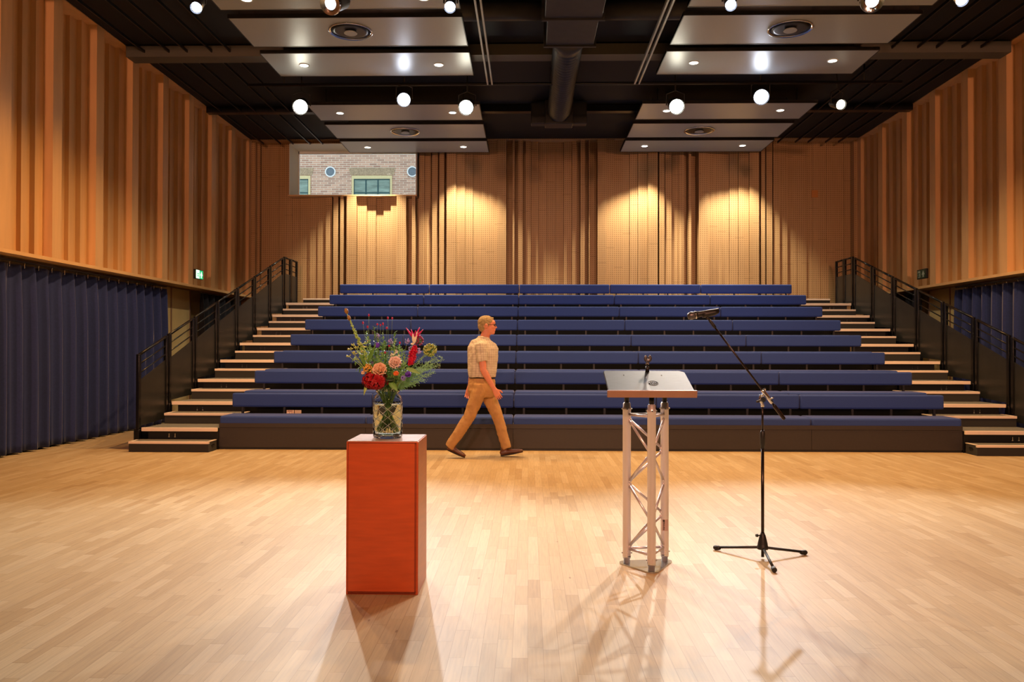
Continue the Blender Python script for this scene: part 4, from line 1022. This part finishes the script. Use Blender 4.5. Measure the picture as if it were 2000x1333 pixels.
bm = NB(); tube(bm, [(0, 0, .965), (0, 0, .975), (0, 0, .985)], [.0095, .0125, .0095], 14); tube(bm, [(0, 0, .985), (-.012, 0, 1.0), (-.018, 0, 1.018), (-.010, 0, 1.035), (.006, 0, 1.04)], [.009, .008, .007, .008, .009], 12)
tube(bm, [(0, -.022, 1.012), (0, .022, 1.012)], [.016, .016], 18); obj('swivel_joint', bm, MT['chrome'], MS)
bm = NB(); tube(bm, [(.0, -.02, 1.012), (-.032, -.024, 1.002)], .0045, 8); tube(bm, [(-.028, -.024, 1.003), (-.045, -.026, .998)], [.008, .007], 10); obj('wing_knob', bm, MT['matt'], MS)
bp0 = Vector((1.157, 5.085, 1.537 - .03)) - o_; bp1 = Vector((1.6225, 5.085, .888)) - o_; bp0.y = bp1.y = -.018
dd = (bp1 - bp0).normalized()
bm = NB(); tube(bm, [bp0, bp1 - dd * .10], .0062, 12); obj('boom', bm, MT['brownblack'], MS)
bm = NB(); tube(bm, [bp1 - dd * .115, bp1 - dd * .105, bp1 - dd * .01, bp1], [.009, .0115, .0115, .0095], 14); obj('counterweight', bm, MT['brownblack'], MS)
jb = bp0 + dd * ((JT - bp0).dot(dd))
bm = NB(); tube(bm, [jb - dd * .055, jb - dd * .05, jb + dd * .05, jb + dd * .055], [.008, .0115, .0115, .008], 14); tube(bm, [jb + dd * .02 + Vector((.0, -.012, 0)), jb + dd * .02 + Vector((.022, -.018, .012))], [.005, .006], 8); ball(bm, jb - dd * .045 + Vector((.012, 0, .008)), .009, 10, 8); obj('boom_clamp', bm, MT['chrome'], MS)
bm = NB(); tube(bm, [bp0 + dd * .05, bp0 + dd * .03, bp0, bp0 - dd * .02], [.0095, .0105, .0095, .006], 12); obj('thread_end', bm, MT['matt'], MS)
# microphone
def pm(px, py, dy=0): return at(px, py, 5.086 + dy)
m0 = pm(1351, 617); m1 = pm(1404, 606.5)
MI = empty('microphone', 'black handheld microphone with grey grille clipped on the boom stand', 'microphone', m0); ax = (m1 - m0); L_ = ax.length; ax.normalize()
bm = NB(); tube(bm, [ax * -.006 * 0 - ax * .028, -ax * .024, -ax * .012, ax * 0.0, ax * .014, ax * .022], [.008, .018, .0245, .0255, .0235, .020], 20); obj('grille', bm, MT['micgrey'], MI)
bm = NB(); tube(bm, [ax * .020, ax * .028], [.0255, .0255], 20); obj('grille_ring', bm, MT['chrome'], MI)
bm = NB(); tube(bm, [ax * .028, ax * .05, ax * .09, ax * (L_ + .0)], [.022, .0185, .0165, .0145], 18); obj('handle', bm, MT['matt'], MI)
CL = empty('microphone_clip', 'black microphone clip holding the microphone at the top of the boom', 'microphone clip', bp0 + o_); c0 = CL.location
q = pm(1380, 614) - c0
bm = NB(); tube(bm, [Vector((0, 0, 0)) - dd * .015, q - Vector((0, 0, .018))], [.007, .009], 10); obj('clip_stem', bm, MT['matt'], CL)
bm = NB(); tube(bm, [q - ax * .028, q + ax * .0, q + ax * .05, q + ax * .075], [(.020, .019), (.021, .020), (.019, .019), (.017, .010)], 16); obj('clip_sleeve', bm, MT['matt'], CL)

# ------------------------------------------------------------ walking man
PYD = 9.76
def hp(px, py, dy=0): return Vector(((px - 1032) / F * PYD, dy, CH + (681.8 - py) / F * PYD))
MAN = empty('person', 'grey haired person in glasses, pale check shirt and khaki trousers, striding past the benches', 'person', (-.53, PYD, 0))
o_ = Vector((-.53, 0, 0))
def H(px, py, dy=0): return hp(px, py, dy) - o_
def remesh(o, v, sm=6):
    md = o.modifiers.new('join', 'REMESH'); md.mode = 'VOXEL'; md.voxel_size = v; md.use_smooth_shade = True
    if sm: s = o.modifiers.new('smooth', 'SMOOTH'); s.iterations = sm; s.factor = .5
    return o
XA = (1, 0, 0)
def limb(bm, pts, rads, n=14): tube(bm, pts, rads, n, ref=(0, 1, 0))
# body: head, neck, arms, hands, plus the torso and legs inside the clothes
bm = NB()
hc = H(952, 636)                                  # head centre
ball(bm, hc + Vector((-.010, 0, .022)), 1, 20, 14, (.100, .076, .092))
ball(bm, hc + Vector((.028, 0, -.030)), 1, 18, 12, (.066, .060, .085))
ball(bm, hc + Vector((.058, 0, -.086)), 1, 14, 10, (.034, .034, .026)); ball(bm, hc + Vector((.030, 0, -.070)), 1, 14, 10, (.050, .050, .036)); ball(bm, hc + Vector((.070, 0, -.056)), 1, 14, 10, (.026, .034, .030))
ball(bm, hc + Vector((.064, 0, .030)), 1, 14, 10, (.034, .052, .040))
limb(bm, [hc + Vector((.088, 0, .008)), hc + Vector((.099, 0, -.010)), hc + Vector((.109, 0, -.024)), hc + Vector((.092, 0, -.033))], [.008, .010, .012, .010], 10)
ball(bm, hc + Vector((.086, 0, -.050)), 1, 12, 8, (.014, .024, .008)); ball(bm, hc + Vector((.084, 0, -.062)), 1, 12, 8, (.013, .022, .008))
for s in (1, -1):
    ball(bm, hc + Vector((.060, s * .034, -.022)), 1, 12, 8, (.034, .026, .026))
    ball(bm, hc + Vector((-.004, s * .078, -.010)), 1, 12, 10, (.019, .008, .031)); ball(bm, hc + Vector((-.010, s * .084, .008)), 1, 10, 8, (.018, .008, .014))
limb(bm, [H(945, 668), H(948, 655), hc + Vector((-.005, 0, -.05))], [(.062, .066), (.056, .058), (.056, .056)])
limb(bm, [H(942, 765), H(942, 735), H(942, 705), H(943, 678), H(945, 666)], [(.10, .08), (.11, .09), (.13, .10), (.135, .10), (.07, .06)])
def hand(bm, w, d, s, curl=.6):
    """w wrist, d hand direction; s = side sign (thumb forward)"""
    d = d.normalized(); lat = Vector((0, s, 0)); f = lat.cross(d) * (-s if True else 1)
    fw = Vector((1, 0, 0)); fw = (fw - d * fw.dot(d)).normalized()      # towards the front of the walker
    inn = d.cross(fw).normalized()
    if inn.y * s > 0: inn = -inn                                        # palm faces the thigh
    limb_ = lambda pts, r: tube(bm, pts, r, 10)
    tube(bm, [w - d * .02, w + d * .02, w + d * .06, w + d * .092], [(.021, .027), (.019, .034), (.017, .040), (.013, .038)], 12, ref=inn)
    Ls = (.066, .076, .071, .056)
    for i, L in enumerate(Ls):
        b0 = w + d * .084 + fw * (.032 - .0212 * i); c1 = (d * .95 + inn * .30).normalized(); c2 = (d * .75 + inn * .65 + fw * .02 * (1.5 - i)).normalized(); c3 = (d * .35 + inn * .92).normalized()
        limb_([b0 - d * .02, b0, b0 + c1 * L * .42, b0 + c1 * L * .42 + c2 * L * .32, b0 + c1 * L * .42 + c2 * L * .32 + c3 * L * .24], [.0075, .0080, .0076, .0070, .0056])
    t0 = w + d * .025 + fw * .026; t1 = (d * .62 + fw * .62 + inn * .35).normalized(); t2 = (d * .85 + fw * .22 + inn * .45).normalized()
    limb_([t0 - t1 * .015, t0 + t1 * .02, t0 + t1 * .046, t0 + t1 * .046 + t2 * .034], [.012, .0125, .0105, .008])
nsh, nel, nwr = H(941, 677, -.175), H(946, 722, -.225), H(966, 757, -.215)      # near arm, swinging forward
fsh, fel, fwr = H(943, 677, .175), H(922, 723, .215), H(915, 757, .205)         # far arm, behind
for a, e, w_, s in ((nsh, nel, nwr, -1), (fsh, fel, fwr, 1)):
    limb(bm, [a, a.lerp(e, .35), a.lerp(e, .8), e, e.lerp(w_, .25), e.lerp(w_, .75), w_], [.050, .050, .043, .040, .042, .031, .025])
    hand(bm, w_ + (w_ - e).normalized() * .015, (w_ - e).normalized() * .9 + Vector((.12 if s < 0 else -.02, 0, -.25)), s)
RH, LH = H(940, 757, -.085), H(946, 757, .085)                                   # hips
RK, RA = H(917, 815, -.085), H(882, 868, -.075)                                  # near leg trailing
LK, LA = H(972, 815, .085), H(988, 872, .075)                                    # far leg leading
for a, k_, an in ((RH, RK, RA), (LH, LK, LA)):
    limb(bm, [a, a.lerp(k_, .5), k_, k_.lerp(an, .35), an], [.055, .05, .045, .045, .036])
body = remesh(obj('body', bm, MT['skin'], MAN), .0042, 2)
# eyes and glasses
bm = NB()
for s in (1, -1): ball(bm, hc + Vector((.0865, s * .031, .004)), .0115, 10, 8)
obj('eyes', bm, mat('eye_white_iris', (92, 82, 78), .2), MAN)
bm = NB()
for s in (1, -1):
    n = 18; pts = [hc + Vector((.104 - .010 * abs(math.cos(2 * PI * k / n) * .5 + .5) * 1, s * (.033 + .024 * math.cos(2 * PI * k / n)), .004 + .017 * math.sin(2 * PI * k / n))) for k in range(n + 1)]
    tube(bm, pts, .0022, 5, cap=False); tube(bm, [hc + Vector((.096, s * .057, .008)), hc + Vector((.05, s * .079, .008)), hc + Vector((-.004, s * .084, .008)), hc + Vector((-.018, s * .082, -.008))], .0022, 5)
tube(bm, [hc + Vector((.104, -.009, .008)), hc + Vector((.107, 0, .010)), hc + Vector((.104, .009, .008))], .0022, 5)
obj('glasses', bm, MT['matt'], MAN)
# hair
bm = NB()
ball(bm, hc + Vector((-.020, 0, .040)), 1, 20, 14, (.102, .083, .084)); ball(bm, hc + Vector((-.058, 0, -.005)), 1, 16, 12, (.062, .070, .078)); limb(bm, [hc + Vector((.050, -.03, .086)), hc + Vector((.066, 0, .086)), hc + Vector((.056, .03, .086))], [.012, .015, .012])
for s in (1, -1): limb(bm, [hc + Vector((.006, s * .072, .03)), hc + Vector((.012, s * .074, 0)), hc + Vector((.012, s * .072, -.016))], [.014, .010, .006])
hr = remesh(obj('hair', bm, MT['hair'], MAN), .006, 2)
tx = bpy.data.textures.new('strands', 'CLOUDS'); tx.noise_scale = .015; dm = hr.modifiers.new('strands', 'DISPLACE'); dm.texture = tx; dm.strength = .012; dm.mid_level = .5
# trousers
bm = NB()
limb(bm, [H(942, 738), H(941, 750), H(941, 763), H(941, 775)], [(.135, .155), (.142, .168), (.150, .175), (.12, .15)], 20)
ball(bm, H(935, 762), 1, 14, 10, (.13, .15, .09))
for a, k_, an, foot in ((RH, RK, RA, 0), (LH, LK, LA, 1)):
    q = an + (an - k_).normalized() * .035
    limb(bm, [a + Vector((0, 0, .05)), a, a.lerp(k_, .35), a.lerp(k_, .75), k_, k_.lerp(q, .3), k_.lerp(q, .7), q], [(.105, .085), (.112, .092), (.108, .088), (.088, .076), (.078, .070), (.078, .068), (.070, .062), (.068, .060)], 18)
tr = remesh(obj('trousers', bm, MT['khaki'], MAN), .009, 4)
tx = bpy.data.textures.new('folds', 'CLOUDS'); tx.noise_scale = .06; dm = tr.modifiers.new('folds', 'DISPLACE'); dm.texture = tx; dm.strength = .020; dm.mid_level = .5
bm = NB(); limb(bm, [H(942, 739), H(942, 733.5)], [(.142, .162), (.142, .162)], 28); obj('belt', bm, MT['belt'], MAN)
# shirt
bm = NB()
limb(bm, [H(942, 737), H(942, 728), H(942, 712), H(943, 695), H(943, 680), H(944, 668), H(945, 662)], [(.150, .168), (.158, .175), (.160, .180), (.160, .188), (.148, .192), (.110, .150), (.072, .078)], 24)
for a, e in ((nsh, nel), (fsh, fel)):
    limb(bm, [a + Vector((.0, -a.y * .35, .012)), a, a.lerp(e, .35), a.lerp(e, .66)], [.070, .073, .068, .064], 16)
limb(bm, [H(944, 666), H(945.5, 658)], [(.078, .082), (.070, .074)], 18)
sh = remesh(obj('shirt', bm, MT['shirt'], MAN), .008, 3)
tx = bpy.data.textures.new('shirt_folds', 'CLOUDS'); tx.noise_scale = .07; dm = sh.modifiers.new('folds', 'DISPLACE'); dm.texture = tx; dm.strength = .018; dm.mid_level = .5
bm = NB()
for s in (1, -1): petal(bm, H(950, 661, s * .035), Vector((.6, s * .5, -.8)), Vector((0, s, .3)), .075, .05, .0)
thick(obj('collar', bm, MT['shirt'], MAN), .004)
# shoes
def shoe(heel, toe, ank, dy):
    bm = NB(); ax = (toe - heel); L = ax.length; ax.normalize(); upv = Vector((0, 1, 0)).cross(ax) * -1
    if upv.z < 0: upv = -upv
    P = lambda a, h, y=0: heel + ax * (L * a) + upv * h + Vector((0, y, 0))
    tube(bm, [P(.0, .034), P(.05, .038), P(.3, .040), P(.6, .034), P(.85, .028), P(.98, .024), P(1.0, .022)], [(.022, .020), (.034, .034), (.036, .036), (.046, .030), (.044, .024), (.028, .016), (.010, .008)], 16, ref=(0, 1, 0))
    tube(bm, [P(.16, .03), P(.2, .07), P(.22, .095)], [(.034, .045), (.032, .042), (.036, .046)], 14, ref=(0, 1, 0))
    o = remesh(obj('shoe', bm, MT['leather'], MAN), .006, 2)
    bm = NB(); n = 24; ring = []
    for k in range(n):
        a = 2 * PI * k / n; u_ = .5 + .5 * math.cos(a); w_ = .036 + .012 * math.sin(PI * min(1, u_ * .9)); ring.append((u_, math.sin(a) * w_))
    A = [bm.verts.new(P(u_, .002, y)) for u_, y in ring]; B = [bm.verts.new(P(u_, .016, y)) for u_, y in ring]
    bm.faces.new(A); bm.faces.new(B[::-1])
    for k in range(n): bm.faces.new((A[k], B[k], B[(k + 1) % n], A[(k + 1) % n]))
    bmesh.ops.recalc_face_normals(bm, faces=bm.faces[:])
    obj('sole', bm, MT['sole'], o)
def fl(px, z, dy): v = H(px, 800, dy); v.z = z; return v
shoe(fl(873, .100, -.075), fl(909, .002, -.075), RA, 0)
shoe(fl(978, .002, .075), fl(1022, .055, .075), LA, 0)
